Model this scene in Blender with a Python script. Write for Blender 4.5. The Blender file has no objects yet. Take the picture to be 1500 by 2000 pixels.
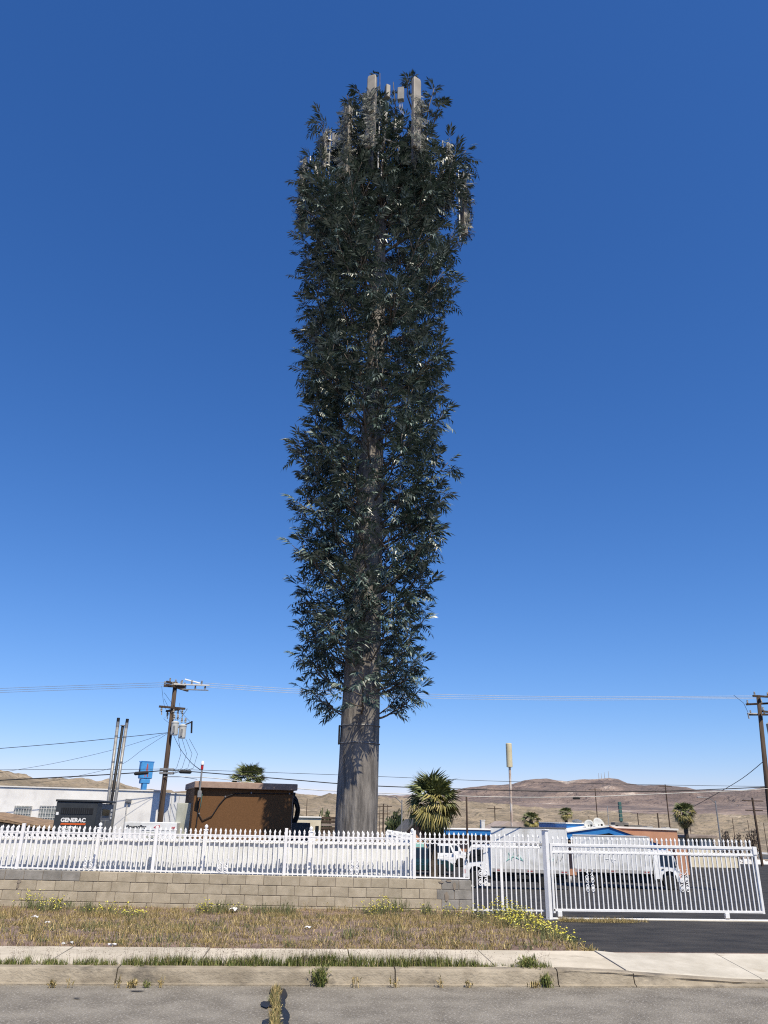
import bpy, math, random
import numpy as np
from mathutils import Vector, Matrix
random.seed(11); RNG = np.random.default_rng(5)
S = bpy.context.scene; C = S.collection
# ------------------------------------------------------------------ camera, sky, sun, exposure
FPX = 1494.0; PITCH = math.radians(21.85); ROLL = math.radians(1.10); HEAD = math.radians(4.34)
EYE = np.array([0, 0, 1.6])
F0 = np.array([math.sin(HEAD), math.cos(HEAD), 0]); R0 = np.array([math.cos(HEAD), -math.sin(HEAD), 0]); ZZ = np.array([0, 0, 1.0])
CF = F0*math.cos(PITCH)+ZZ*math.sin(PITCH); CU0 = -F0*math.sin(PITCH)+ZZ*math.cos(PITCH)
CR = R0*math.cos(ROLL)+CU0*math.sin(ROLL); CU = CU0*math.cos(ROLL)-R0*math.sin(ROLL)
cam = bpy.data.cameras.new('camera'); camo = bpy.data.objects.new('camera', cam); C.objects.link(camo); S.camera = camo
cam.sensor_fit = 'VERTICAL'; cam.sensor_height = 36; cam.lens = FPX/2000*36; cam.clip_end = 40000; cam.clip_start = .05
camo.matrix_world = Matrix(((CR[0], CU[0], -CF[0], 0), (CR[1], CU[1], -CF[1], 0), (CR[2], CU[2], -CF[2], 1.6), (0, 0, 0, 1)))
SUN_EL = math.radians(56); SUN_AZ = math.radians(21)          # azimuth: to the right of straight behind the street front
sd = Vector((math.sin(SUN_AZ)*math.cos(SUN_EL), -math.cos(SUN_AZ)*math.cos(SUN_EL), math.sin(SUN_EL)))
W = bpy.data.worlds.new('World'); S.world = W; W.use_nodes = True
nt = W.node_tree; bg = nt.nodes['Background']; sk = nt.nodes.new('ShaderNodeTexSky'); sk.sky_type = 'NISHITA'
sk.sun_disc = False; sk.sun_elevation = SUN_EL; sk.sun_rotation = math.atan2(sd.x, sd.y); sk.altitude = 0; sk.air_density = 1.0; sk.dust_density = .1; sk.ozone_density = 10.0
# one even grading of the whole sky towards the deep camera blue: gain * (0.085 * sky) ^ power, per channel
sp_ = nt.nodes.new('ShaderNodeSeparateColor'); cb_ = nt.nodes.new('ShaderNodeCombineColor'); nt.links.new(sk.outputs[0], sp_.inputs[0])
for k_, (g_, p_) in enumerate(((2.2, 1.34), (1.42, 1.05), (1.50, .90))):
    a_ = nt.nodes.new('ShaderNodeMath'); a_.operation = 'MULTIPLY'; a_.inputs[1].default_value = .085; b_ = nt.nodes.new('ShaderNodeMath'); b_.operation = 'POWER'; b_.inputs[1].default_value = p_
    c_ = nt.nodes.new('ShaderNodeMath'); c_.operation = 'MULTIPLY'; c_.inputs[1].default_value = g_*10
    nt.links.new(sp_.outputs[k_], a_.inputs[0]); nt.links.new(a_.outputs[0], b_.inputs[0]); nt.links.new(b_.outputs[0], c_.inputs[0]); nt.links.new(c_.outputs[0], cb_.inputs[k_])
nt.links.new(cb_.outputs[0], bg.inputs[0]); bg.inputs[1].default_value = .085
sl = bpy.data.lights.new('sun', 'SUN'); sl.energy = 5.0; sl.angle = math.radians(.5); sl.color = (1, .905, .73)
so = bpy.data.objects.new('sun', sl); C.objects.link(so); so.rotation_euler = sd.to_track_quat('Z', 'Y').to_euler(); so.location = (0, 0, 40)
S.view_settings.view_transform = 'Standard'; S.view_settings.look = 'None'; S.view_settings.exposure = 0.28; S.view_settings.gamma = 1
S.cycles.max_bounces = 6; S.cycles.use_denoising = False; S.cycles.filter_width = 1.15; S.cycles.transparent_max_bounces = 8

# ------------------------------------------------------------------ placing: a direction seen in the photograph meets a real distance
def ray(px, py): return CR*(px-750)/FPX+CU*(1000-py)/FPX+CF
def onY(px, py, Y): d = ray(px, py); return Vector(EYE+d*(Y/d[1]))
def onZ(px, py, Z): d = ray(px, py); return Vector(EYE+d*((Z-1.6)/d[2]))
GY = [-60, 9.0, 10.3, 19.3, 46, 50, 78, 105, 200, 420, 900]; GZ = [0, 0, .15, -.45, -1.85, -2.05, -2.0, -3.0, -9.0, -17, -24]
def gz(y): return float(np.interp(y, GY, GZ))

# ------------------------------------------------------------------ materials
MATS = {}
def mat(name, col, col2=None, rough=.75, scale=6.0, bump=0.0, bscale=60.0, metal=0.0, spec=.4, rand=0.0, isl=0.0, stretch=None, detail=6, lo=.35, hi=.65, ramp=None, obj=False, col3=None, scale3=1.0, lo3=.5, hi3=.62, coat=0):
    m = bpy.data.materials.new(name); m.use_nodes = True; n = m.node_tree; L = n.links; b = n.nodes['Principled BSDF']
    b.inputs['Roughness'].default_value = rough; b.inputs['Metallic'].default_value = metal; b.inputs['Specular IOR Level'].default_value = spec
    b.inputs['Coat Weight'].default_value = coat
    g = n.nodes.new('ShaderNodeNewGeometry'); tc = n.nodes.new('ShaderNodeTexCoord')
    pos = tc.outputs['Object'] if obj else g.outputs['Position']
    if stretch:
        vm = n.nodes.new('ShaderNodeVectorMath'); vm.operation = 'MULTIPLY'; vm.inputs[1].default_value = stretch; L.new(pos, vm.inputs[0]); pos = vm.outputs[0]
    def noise(sc, det=detail):
        t = n.nodes.new('ShaderNodeTexNoise'); t.inputs['Scale'].default_value = sc; t.inputs['Detail'].default_value = det; t.inputs['Roughness'].default_value = .62; L.new(pos, t.inputs['Vector']); return t.outputs['Fac']
    def rng(v, a, c):
        r = n.nodes.new('ShaderNodeMapRange'); r.inputs[1].default_value = a; r.inputs[2].default_value = c; L.new(v, r.inputs[0]); return r.outputs[0]
    def mix(fac, a, c):
        x = n.nodes.new('ShaderNodeMix'); x.data_type = 'RGBA'
        if isinstance(fac, float): x.inputs[0].default_value = fac
        else: L.new(fac, x.inputs[0])
        for k, v in ((6, a), (7, c)):
            if isinstance(v, (tuple, list)): x.inputs[k].default_value = (*v, 1)
            else: L.new(v, x.inputs[k])
        return x.outputs[2]
    if ramp:
        r = n.nodes.new('ShaderNodeValToRGB'); e = r.color_ramp.elements
        while len(e) < len(ramp): e.new(.5)
        for k, (p, c) in enumerate(ramp): e[k].position = p; e[k].color = (*c, 1)
        L.new(g.outputs['Random Per Island'] if isl else rng(noise(scale), lo, hi), r.inputs[0]); out = r.outputs[0]
    elif col2: out = mix(rng(noise(scale), lo, hi), col, col2)
    else: out = mix(rng(noise(scale), lo, hi), tuple(c*.9 for c in col), tuple(min(1, c*1.08) for c in col))
    if col3: out = mix(rng(noise(scale3), lo3, hi3), out, col3)
    if rand or (isl and not ramp):
        oi = n.nodes.new('ShaderNodeObjectInfo'); src = g.outputs['Random Per Island'] if isl else oi.outputs['Random']; am = isl or rand
        r = n.nodes.new('ShaderNodeMapRange'); r.inputs[3].default_value = 1-am; r.inputs[4].default_value = 1+am; L.new(src, r.inputs[0])
        hv = n.nodes.new('ShaderNodeVectorMath'); hv.operation = 'SCALE'; L.new(out, hv.inputs[0]); L.new(r.outputs[0], hv.inputs['Scale']); out = hv.outputs[0]
    L.new(out, b.inputs['Base Color'])
    if bump:
        bp = n.nodes.new('ShaderNodeBump'); bp.inputs['Strength'].default_value = min(1, bump); bp.inputs['Distance'].default_value = .02*bump if bump < 1 else .02*bump
        L.new(noise(bscale, 4), bp.inputs['Height']); L.new(bp.outputs[0], b.inputs['Normal'])
    MATS[name] = m; return m

mat('asphalt', (.168, .150, .122), (.288, .262, .218), rough=.9, scale=2.2, bump=1.0, bscale=70, col3=(.46, .43, .385), scale3=42, lo3=.54, hi3=.66, detail=10)
mat('asphaltdark', (.09, .083, .075), (.15, .14, .125), rough=.9, scale=12, bump=.6, bscale=70)
mat('faintpaint', (.36, .35, .33), (.24, .225, .205), rough=.9, scale=14, lo=.42, hi=.55)
mat('faintblue', (.18, .24, .30), (.22, .215, .20), rough=.9, scale=14, lo=.42, hi=.55)
mat('tar', (.016, .017, .02), rough=.45, scale=5)
mat('lot', (.017, .0155, .0135), (.048, .043, .037), rough=.9, scale=1.3, bump=.6, bscale=40, col3=(.11, .105, .10), scale3=9, lo3=.66, hi3=.74)
mat('concrete', (.40, .355, .275), (.58, .52, .42), rough=.9, scale=1.8, bump=.35, bscale=45, rand=.06, col3=(.27, .235, .18), scale3=3, lo3=.60, hi3=.75)
mat('kerbmat', (.215, .182, .135), (.37, .32, .245), rough=.9, scale=2.6, bump=.8, bscale=24, rand=.07, col3=(.12, .105, .085), scale3=2.2, lo3=.54, hi3=.68, stretch=(1, 1, 1.6), detail=9)
mat('whitecon', (.42, .385, .315), (.56, .52, .44), rough=.88, scale=2.4, bump=.35, bscale=45, rand=.05, col3=(.38, .33, .25), scale3=4, lo3=.62, hi3=.75)
mat('soil', (.125, .084, .070), (.275, .198, .16), rough=1, scale=5, bump=1.0, bscale=35, col3=(.40, .32, .24), scale3=28, lo3=.58, hi3=.68)
mat('dirt', (.22, .18, .135), (.32, .26, .2), rough=1, scale=.3, bump=.6, bscale=6)
mat('block', (.32, .275, .20), (.425, .37, .28), rough=.95, scale=5, bump=.5, bscale=90, rand=.09)
mat('blockgrey', (.20, .19, .17), (.29, .275, .25), rough=.95, scale=5, bump=.5, bscale=90, rand=.1)
mat('mortar', (.20, .165, .13), (.28, .24, .19), rough=1, scale=9, bump=.5, bscale=70)
mat('white', (.73, .735, .74), (.84, .845, .85), rough=.42, scale=5, rand=.035, detail=8)
mat('gatewhite', (.70, .705, .71), (.82, .825, .83), rough=.42, scale=5, rand=.03, detail=8)
mat('panel', (.63, .645, .65), (.72, .735, .74), rough=.6, scale=1.6, col3=(.57, .58, .58), scale3=.8)
mat('panelgrey', (.42, .43, .42), (.50, .51, .50), rough=.6, scale=2)
mat('bark', (.090, .081, .072), (.225, .205, .182), rough=.7, scale=7, bump=2.0, bscale=14, stretch=(1, 1, .16), col3=(.29, .268, .24), scale3=2.4, lo3=.58, hi3=.74, spec=.4, lo=.38, hi=.62, detail=8)
mat('wood', (.036, .024, .017), (.095, .064, .045), rough=.9, scale=9, stretch=(1, 1, .06), bump=.6, bscale=20)
mat('branchwood', (.065, .054, .044), (.15, .125, .10), rough=.8, scale=14, bump=.5, bscale=40)
mat('leaf', (.03, .055, .04), rough=.40, spec=.55, isl=1, ramp=[(0, (.014, .030, .025)), (.35, (.036, .066, .055)), (.65, (.082, .122, .102)), (.88, (.15, .195, .165)), (1, (.25, .295, .255))])  # palest ramp colours paint in sunlit leaves and glints
mat('sockleaf', (.1, .1, .08), rough=.5, spec=.4, isl=1, ramp=[(0, (.040, .052, .042)), (.5, (.085, .095, .076)), (1, (.16, .16, .13))])
mat('antenna', (.215, .198, .172), (.285, .264, .232), rough=.6, scale=2, rand=.06)
mat('radio', (.19, .185, .172), (.27, .262, .245), rough=.5, scale=4, rand=.12)
mat('steel', (.20, .205, .21), (.30, .305, .31), rough=.5, scale=9, metal=.5)
mat('galv', (.20, .20, .20), (.30, .30, .295), rough=.5, scale=10, metal=.3)
mat('black', (.010, .010, .011), rough=.55, scale=8)
mat('rubber', (.014, .014, .014), (.03, .03, .03), rough=.85, scale=20)
mat('cableblack', (.012, .012, .014), rough=.6)
mat('cablepale', (.55, .54, .50), rough=.6)
mat('charcoal', (.026, .030, .034), (.036, .040, .045), rough=.5, scale=4)
mat('gengrey', (.15, .155, .16), (.19, .195, .20), rough=.5, scale=4)
mat('orange', (.62, .11, .02), rough=.5)
mat('lettering', (.80, .80, .79), rough=.5)
mat('redletter', (.45, .02, .03), rough=.5)
mat('blackletter', (.02, .02, .022), rough=.5)
mat('cabinet', (.33, .34, .29), (.40, .41, .36), rough=.55, scale=4)
mat('brownstucco', (.115, .056, .022), (.15, .074, .031), rough=.95, scale=30, bump=.4, bscale=90)
mat('fascia', (.29, .20, .155), (.37, .265, .21), rough=.9, scale=7, bump=.4, bscale=50)
mat('stucco', (.72, .71, .69), (.82, .81, .79), rough=.9, scale=1.2, bump=.3, bscale=50, col3=(.62, .61, .60), scale3=.6)
mat('bluegrey', (.56, .57, .58), (.66, .67, .68), rough=.8, scale=3)
mat('terracotta', (.40, .205, .125), (.48, .255, .16), rough=.9, scale=1.4, bump=.3, bscale=30)
mat('cream', (.56, .50, .37), (.66, .60, .46), rough=.9, scale=1.5)
mat('tanwall', (.38, .31, .23), (.46, .38, .29), rough=.9, scale=1.5, rand=.3)
mat('farwhite', (.60, .59, .57), rough=.9, rand=.2)
mat('farroof', (.24, .19, .16), (.34, .28, .24), rough=.95, scale=1, rand=.3)
mat('blue', (.02, .15, .42), (.03, .20, .50), rough=.5, scale=2)
mat('signblue', (.055, .25, .55), (.08, .32, .65), rough=.45, scale=3)
mat('signred', (.40, .09, .08), rough=.5)
mat('shingle', (.185, .125, .075), (.29, .20, .125), rough=.95, scale=10, bump=.5, bscale=30, rand=.25)
mat('whiteroof', (.62, .61, .58), (.72, .71, .68), rough=.8, scale=1)
mat('darkroof', (.09, .085, .08), (.15, .14, .13), rough=.9, scale=2)
mat('glass', (.012, .016, .02), rough=.08, spec=.6)
mat('paleglass', (.20, .23, .24), rough=.15, spec=.6)
mat('rust', (.36, .25, .19), (.62, .56, .50), rough=.85, scale=3, stretch=(1, 1, .5), lo=.4, hi=.6)
mat('beige', (.52, .46, .30), (.60, .54, .37), rough=.7, scale=2)
mat('signgreen', (.03, .09, .085), (.06, .14, .13), rough=.6, scale=5)
mat('vanwhite', (.74, .75, .76), (.80, .81, .82), rough=.3, scale=2, spec=.5, coat=.3)
mat('boxwhite', (.69, .70, .70), (.77, .78, .78), rough=.5, scale=1.4, col3=(.55, .55, .53), scale3=.9)
mat('rail', (.34, .33, .32), (.42, .41, .40), rough=.6)
mat('tealpaint', (.006, .030, .034), (.008, .036, .040), rough=.22, spec=.6, coat=.6)
mat('alu', (.55, .55, .56), rough=.35, metal=.8)
mat('lamp', (.6, .62, .64), rough=.15, spec=.7)
mat('redlamp', (.42, .02, .02), rough=.3)
mat('graffiti', (.22, .50, .44), (.34, .60, .55), rough=.6)
mat('graffitigrey', (.30, .31, .33), rough=.6)
mat('palmgreen', (.06, .09, .03), rough=.5, isl=1, ramp=[(0, (.05, .068, .025)), (.5, (.125, .15, .055)), (1, (.26, .27, .11))])
mat('palmolive', (.15, .13, .04), rough=.55, isl=1, ramp=[(0, (.10, .10, .028)), (.5, (.24, .21, .060)), (1, (.42, .35, .13))])
mat('palmdead', (.13, .09, .05), rough=.8, isl=1, ramp=[(0, (.05, .033, .018)), (.6, (.12, .085, .045)), (1, (.22, .16, .09))])
mat('palmtrunk', (.055, .042, .03), (.11, .085, .06), rough=.95, scale=12, bump=1, bscale=14)
mat('drygrass', (.3, .2, .1), rough=.85, isl=1, ramp=[(0, (.075, .068, .024)), (.25, (.16, .135, .048)), (.5, (.29, .215, .082)), (.75, (.43, .325, .135)), (.92, (.55, .44, .22)), (1, (.21, .125, .09))])
mat('greengrass', (.08, .12, .03), rough=.7, isl=1, ramp=[(0, (.055, .078, .018)), (.45, (.115, .145, .034)), (.8, (.21, .22, .065)), (1, (.40, .34, .16))])
mat('seedhead', (.25, .2, .15), rough=.9, isl=1, ramp=[(0, (.15, .12, .09)), (.6, (.27, .21, .16)), (1, (.40, .33, .25))])
mat('weedgreen', (.07, .10, .03), rough=.7, isl=1, ramp=[(0, (.055, .072, .028)), (.5, (.11, .13, .05)), (1, (.21, .215, .085))])
mat('yellow', (.66, .58, .06), rough=.6, isl=1, ramp=[(0, (.52, .46, .05)), (.6, (.70, .64, .09)), (1, (.80, .76, .28))])
mat('litter', (.72, .72, .73), rough=.5)
mat('stone', (.26, .22, .17), (.42, .37, .29), rough=.95, scale=14, rand=.2)
mat('bush', (.05, .07, .03), rough=.7, isl=1, ramp=[(0, (.028, .042, .016)), (.6, (.060, .082, .030)), (1, (.11, .13, .055))])
mat('scrubtwig', (.12, .09, .07), rough=.9, isl=1, ramp=[(0, (.06, .048, .04)), (1, (.18, .14, .11))])
mat('badland', (.33, .27, .185), rough=1, scale=.012, ramp=[(0, (.15, .122, .085)), (.35, (.22, .178, .125)), (.7, (.30, .242, .172)), (1, (.41, .34, .25))], bump=1, bscale=.05, lo=.3, hi=.7, col3=(.13, .112, .078), scale3=.09, lo3=.52, hi3=.64)
mat('mountain', (.2, .15, .12), rough=1, scale=.0035, ramp=[(0, (.095, .074, .068)), (.35, (.16, .122, .108)), (.6, (.225, .172, .145)), (.8, (.285, .22, .182)), (1, (.47, .40, .34))], bump=1, bscale=.006, lo=.33, hi=.68, col3=(.135, .108, .098), scale3=.0022, lo3=.50, hi3=.60, detail=10)
MATS['mountain'].node_tree.nodes['Bump'].inputs['Distance'].default_value = 110
MATS['badland'].node_tree.nodes['Bump'].inputs['Distance'].default_value = 9

# ------------------------------------------------------------------ mesh helpers
class MB:
    def __init__(s): s.v = []; s.f = []
    def add(s, vs, fs):
        o = len(s.v); s.v += [tuple(p) for p in vs]; s.f += [tuple(i+o for i in f) for f in fs]; return s
    def box(s, x0, x1, y0, y1, z0, z1, M=None):
        vs = [Vector((x, y, z)) for z in (z0, z1) for y in (y0, y1) for x in (x0, x1)]
        if M: vs = [M @ p for p in vs]
        return s.add(vs, [(0, 2, 3, 1), (4, 5, 7, 6), (0, 1, 5, 4), (2, 6, 7, 3), (0, 4, 6, 2), (1, 3, 7, 5)])
    def bbox(s, x0, x1, y0, y1, z0, z1, b=.02):   # box with chamfered edges
        P = []
        for sx in (0, 1):
            for sy in (0, 1):
                for sz in (0, 1):
                    X = (x0, x1)[sx]; Y = (y0, y1)[sy]; Z = (z0, z1)[sz]; ax = b if sx == 0 else -b; ay = b if sy == 0 else -b; az = b if sz == 0 else -b
                    P += [(X, Y+ay, Z+az), (X+ax, Y, Z+az), (X+ax, Y+ay, Z)]
        i = lambda sx, sy, sz, k: (sx*4+sy*2+sz)*3+k
        f = []
        for a in (0, 1):
            f += [(i(a, 0, 0, 0), i(a, 1, 0, 0), i(a, 1, 1, 0), i(a, 0, 1, 0)), (i(0, a, 0, 1), i(1, a, 0, 1), i(1, a, 1, 1), i(0, a, 1, 1)), (i(0, 0, a, 2), i(1, 0, a, 2), i(1, 1, a, 2), i(0, 1, a, 2))]
            for c in (0, 1):
                f += [(i(a, c, 0, 0), i(a, c, 1, 0), i(a, c, 1, 1), i(a, c, 0, 1)), (i(a, 0, c, 0), i(a, 1, c, 0), i(a, 1, c, 2), i(a, 0, c, 2)), (i(0, a, c, 1), i(1, a, c, 1), i(1, a, c, 2), i(0, a, c, 2))]
                for d in (0, 1): f += [(i(a, c, d, 0), i(a, c, d, 1), i(a, c, d, 2))]
        return s.add(P, f)
    def tube(s, pts, r, n=6, cap=True):
        pts = [Vector(p) for p in pts]; k = len(pts); rs = r if isinstance(r, (list, tuple)) else [r]*k; vs = []; fs = []
        up = None
        for i, p in enumerate(pts):
            t = (pts[min(i+1, k-1)]-pts[max(i-1, 0)])
            if t.length < 1e-9: t = Vector((0, 0, 1))
            t.normalize()
            if up is None: up = t.orthogonal().normalized()
            a = (up-t*up.dot(t)); a = a.normalized() if a.length > 1e-6 else t.orthogonal().normalized(); up = a; b = t.cross(a)
            for j in range(n): th = 2*math.pi*j/n; vs.append(p+(a*math.cos(th)+b*math.sin(th))*rs[i])
        for i in range(k-1):
            for j in range(n): fs.append((i*n+j, i*n+(j+1) % n, (i+1)*n+(j+1) % n, (i+1)*n+j))
        if cap: fs += [tuple(range(n))[::-1], tuple(range((k-1)*n, k*n))]
        return s.add(vs, fs)
    def lathe(s, prof, n=16, c=(0, 0, 0), axis='Z'):
        vs = []; fs = []; k = len(prof)
        for r, z in prof:
            for j in range(n):
                a = 2*math.pi*j/n; p = (r*math.cos(a), r*math.sin(a), z)
                if axis == 'Y': p = (p[0], p[2], p[1])
                elif axis == 'X': p = (p[2], p[0], p[1])
                vs.append((p[0]+c[0], p[1]+c[1], p[2]+c[2]))
        for i in range(k-1):
            for j in range(n): fs.append((i*n+j, i*n+(j+1) % n, (i+1)*n+(j+1) % n, (i+1)*n+j))
        fs += [tuple(range(n))[::-1], tuple(range((k-1)*n, k*n))]
        return s.add(vs, fs)
    def prism(s, poly, y0, y1, M=None):           # polygon in x,z swept along y
        k = len(poly); vs = [Vector((x, y0, z)) for x, z in poly]+[Vector((x, y1, z)) for x, z in poly]
        if M: vs = [M @ p for p in vs]
        return s.add(vs, [tuple(range(k)), tuple(range(k, 2*k))[::-1]]+[(i, (i+1) % k+0, (i+1) % k+k, i+k)[::-1] for i in range(k)])
    def mesh(s, name, m, smooth=False):
        me = bpy.data.meshes.new(name); me.from_pydata(s.v, [], s.f); me.materials.append(MATS[m] if isinstance(m, str) else m)
        if smooth: me.polygons.foreach_set('use_smooth', [True]*len(me.polygons))
        me.update(); return me
    def build(s, name, m, parent=None, loc=(0, 0, 0), rot=(0, 0, 0), smooth=False, kind=None, fix=True):
        me = s.mesh(name, m, smooth); return put(name, me, parent, loc, rot, kind=kind)
def put(name, me, parent=None, loc=(0, 0, 0), rot=(0, 0, 0), scale=None, kind=None):
    o = bpy.data.objects.new(name, me); C.objects.link(o); o.location = loc; o.rotation_euler = rot
    if scale is not None: o.scale = scale if isinstance(scale, (tuple, list)) else (scale,)*3
    if parent: o.parent = parent
    if kind: o['kind'] = kind
    return o
LABELS = {}
def tag(o, label, cat, group=None, kind=None):
    o['label'] = label; o['category'] = cat
    if group: o['group'] = group
    if kind: o['kind'] = kind
    return o
def thing(name, label, cat, loc=(0, 0, 0), rz=0, group=None):
    o = bpy.data.objects.new(name, None); o.empty_display_size = .2; C.objects.link(o); o.location = loc; o.rotation_euler = (0, 0, rz); return tag(o, label, cat, group)
def arr(name, v, f, m, kind=None, parent=None, loc=(0, 0, 0), smooth=False):   # numpy arrays of vertices and triangles
    me = bpy.data.meshes.new(name); v = np.asarray(v, np.float32); f = np.asarray(f, np.int32)
    me.vertices.add(len(v)); me.vertices.foreach_set('co', v.ravel()); k = f.shape[1]
    me.loops.add(f.size); me.loops.foreach_set('vertex_index', f.ravel()); me.polygons.add(len(f)); me.polygons.foreach_set('loop_start', np.arange(len(f), dtype=np.int32)*k)
    if smooth: me.polygons.foreach_set('use_smooth', np.ones(len(f), bool))
    me.materials.append(MATS[m]); me.update(calc_edges=True); me.validate()
    return put(name, me, parent, loc, kind=kind)
def text_mesh(txt, size, m, bold=0.0, sx=1.0, shear=0.0):
    cu = bpy.data.curves.new('lettering', 'FONT'); cu.body = txt; cu.size = size; cu.offset = bold; cu.extrude = .003; cu.shear = shear; cu.resolution_u = 3
    o = bpy.data.objects.new('lettering', cu); C.objects.link(o); dg = bpy.context.evaluated_depsgraph_get()
    me = bpy.data.meshes.new_from_object(o.evaluated_get(dg)); bpy.data.objects.remove(o); bpy.data.curves.remove(cu)
    me.materials.clear(); me.materials.append(MATS[m])
    if sx != 1: me.transform(Matrix.Diagonal((sx, 1, 1, 1)))
    return me
def lerp(a, b, t): return a+(b-a)*t
# value noise for terrain
PERM = np.random.default_rng(3).random((256, 256))
def vnoise(x, y):
    xi = np.floor(x).astype(int); yi = np.floor(y).astype(int); u = x-xi; v = y-yi; u = u*u*(3-2*u); v = v*v*(3-2*v)
    g = lambda a, b: PERM[a % 256, b % 256]
    return lerp(lerp(g(xi, yi), g(xi+1, yi), u), lerp(g(xi, yi+1), g(xi+1, yi+1), u), v)
def fbm(x, y, o=5, ridge=False):
    s = 0; a = .5
    for k in range(o):
        n = vnoise(x+17.3*k, y-9.1*k)
        s = s+a*((1-abs(2*n-1)) if ridge else n); x = x*2.03; y = y*2.03; a *= .5
    return s
# ================================================================== THE SETTING
def grid(name, xs, ys, zf, m, kind='structure'):
    X, Y = np.meshgrid(xs, ys); Z = zf(X, Y); nx, ny = len(xs), len(ys)
    v = np.stack([X.ravel(), Y.ravel(), Z.ravel()], 1); i = np.arange(nx*ny).reshape(ny, nx)
    f = np.stack([i[:-1, :-1].ravel(), i[:-1, 1:].ravel(), i[1:, 1:].ravel(), i[1:, :-1].ravel()], 1)
    return arr(name, v, f, m, kind, smooth=True)
KY = 9.08
def gzn(Y): return np.interp(Y, GY, GZ)
grid('road', np.linspace(-60, 70, 131), np.concatenate([np.linspace(-40, 0, 10), np.linspace(1, KY+.03, 30)]), lambda X, Y: 0*X+.012*(fbm(X*.4, Y*.4, 3)-.5)*np.clip((KY-Y), 0, 1), 'asphalt')
o = grid('parking_lot', np.linspace(-60, 75, 136), np.concatenate([np.linspace(10.25, 60, 120), np.linspace(61, 117, 30)]), lambda X, Y: gzn(Y)-.02+.05*(fbm(X*.3, Y*.3, 3)-.5)*np.clip((Y-10.3)/2, 0, 1), 'lot')
# kerb: a run of cast segments with a battered face; it dips at the driveway
def kerb_h(x): return float(np.interp(x, [-50, 2.75, 3.2, 4.6, 5.2, 40], [.15, .15, .135, .055, .045, .04]))
kerb = bpy.data.objects.new('kerb', None); C.objects.link(kerb); kerb['kind'] = 'structure'
edges = [-15, -12, -9.2, -6.3, -3.3, -1.93, 0.9, 2.62, 3.45, 4.95, 8, 11, 15, 20]
for a, b in zip(edges[:-1], edges[1:]):
    n = max(2, int((b-a)/.12)); vs = []; fs = []
    off = random.uniform(-.006, .006); dz = random.uniform(-.004, .004)
    for k in range(n+1):
        x = a+.006+(b-a-.012)*k/n; h = kerb_h(x)+dz; ch = random.uniform(0, 1)
        nib = .010*max(0, (vnoise(np.array([x*6.]), np.array([3.]))[0]-.62))/.38 if True else 0
        # chipped old concrete near the driveway
        rough = (.02*vnoise(np.array([x*9.]), np.array([7.]))[0] if 2.7 < x < 4.9 else .004*vnoise(np.array([x*9.]), np.array([7.]))[0])
        y = KY+off
        vs += [(x, y-.012, -.06), (x, y-.012, .014), (x, y+.012+rough, .020+.2*rough), (x, y+.030+rough*1.5+nib, max(.03, h-.028)), (x, y+.040+nib, max(.034, h-.010-nib*.7)), (x, y+.060+nib, h-.002), (x, y+.165, h+.003), (x, y+.165, -.06)]
    for k in range(n):
        for j in range(8): fs.append((k*8+j, (k+1)*8+j, (k+1)*8+(j+1) % 8, k*8+(j+1) % 8))
    fs += [tuple(range(8)), tuple(range(n*8, n*8+8))[::-1]]
    MB().add(vs, fs).build('kerb_segment', 'kerbmat', kerb)
walk = bpy.data.objects.new('sidewalk', None); C.objects.link(walk); walk['kind'] = 'structure'
jx = [-16.2, -14.7, -13.2, -11.7, -10.2, -8.7, -7.2, -5.7, -4.2, -2.7, -1.15, .45, 2.0, 3.42, 4.93, 6.4, 7.9, 9.4, 10.9, 12.4, 14]
for a, b in zip(jx[:-1], jx[1:]):
    y0 = KY+.235 if a < 2 else KY+.175; y1 = 10.30; dz = random.uniform(-.004, .006); vs = []; fs = []; n = 6
    for k in range(n+1):
        x = a+.007+(b-a-.014)*k/n
        for t in (0, .03, .5, .97, 1):
            zb = .172+random.uniform(-.002, .002) if x < 3.5 else .150
            z = lerp(kerb_h(x)+.004, zb, t)+dz-(.006 if t in (0, 1) else 0)
            vs.append((x, lerp(y0, y1, t)+(random.uniform(-.008, .008) if t == 1 else 0), z))
    for k in range(n):
        for j in range(4): fs.append((k*5+j, (k+1)*5+j, (k+1)*5+j+1, k*5+j+1))
    m = len(vs); vs += [(v[0], v[1], v[2]-.1) for v in vs]
    per = [k*5 for k in range(n+1)]+[n*5+j for j in range(1, 5)]+[k*5+4 for k in range(n-1, -1, -1)]+[j for j in range(3, 0, -1)]
    for p, q in zip(per, per[1:]+per[:1]): fs.append((p, p+m, q+m, q))
    MB().add(vs, fs).build('paving_slab', 'whitecon' if a > 3 else 'concrete', walk, smooth=False)
# joint soil under the slabs
grid('verge_soil', np.linspace(-20, 20, 81), np.linspace(KY+.10, 10.4, 8), lambda X, Y: np.interp(X, [-50, 2.75, 3.2, 4.6, 5.2, 40], [.135, .135, .12, .035, .02, .02])*np.clip((10.25-Y)/.8, 0, 1)+.14*np.clip((Y-9.45)/.8, 0, 1), 'soil')
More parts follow.
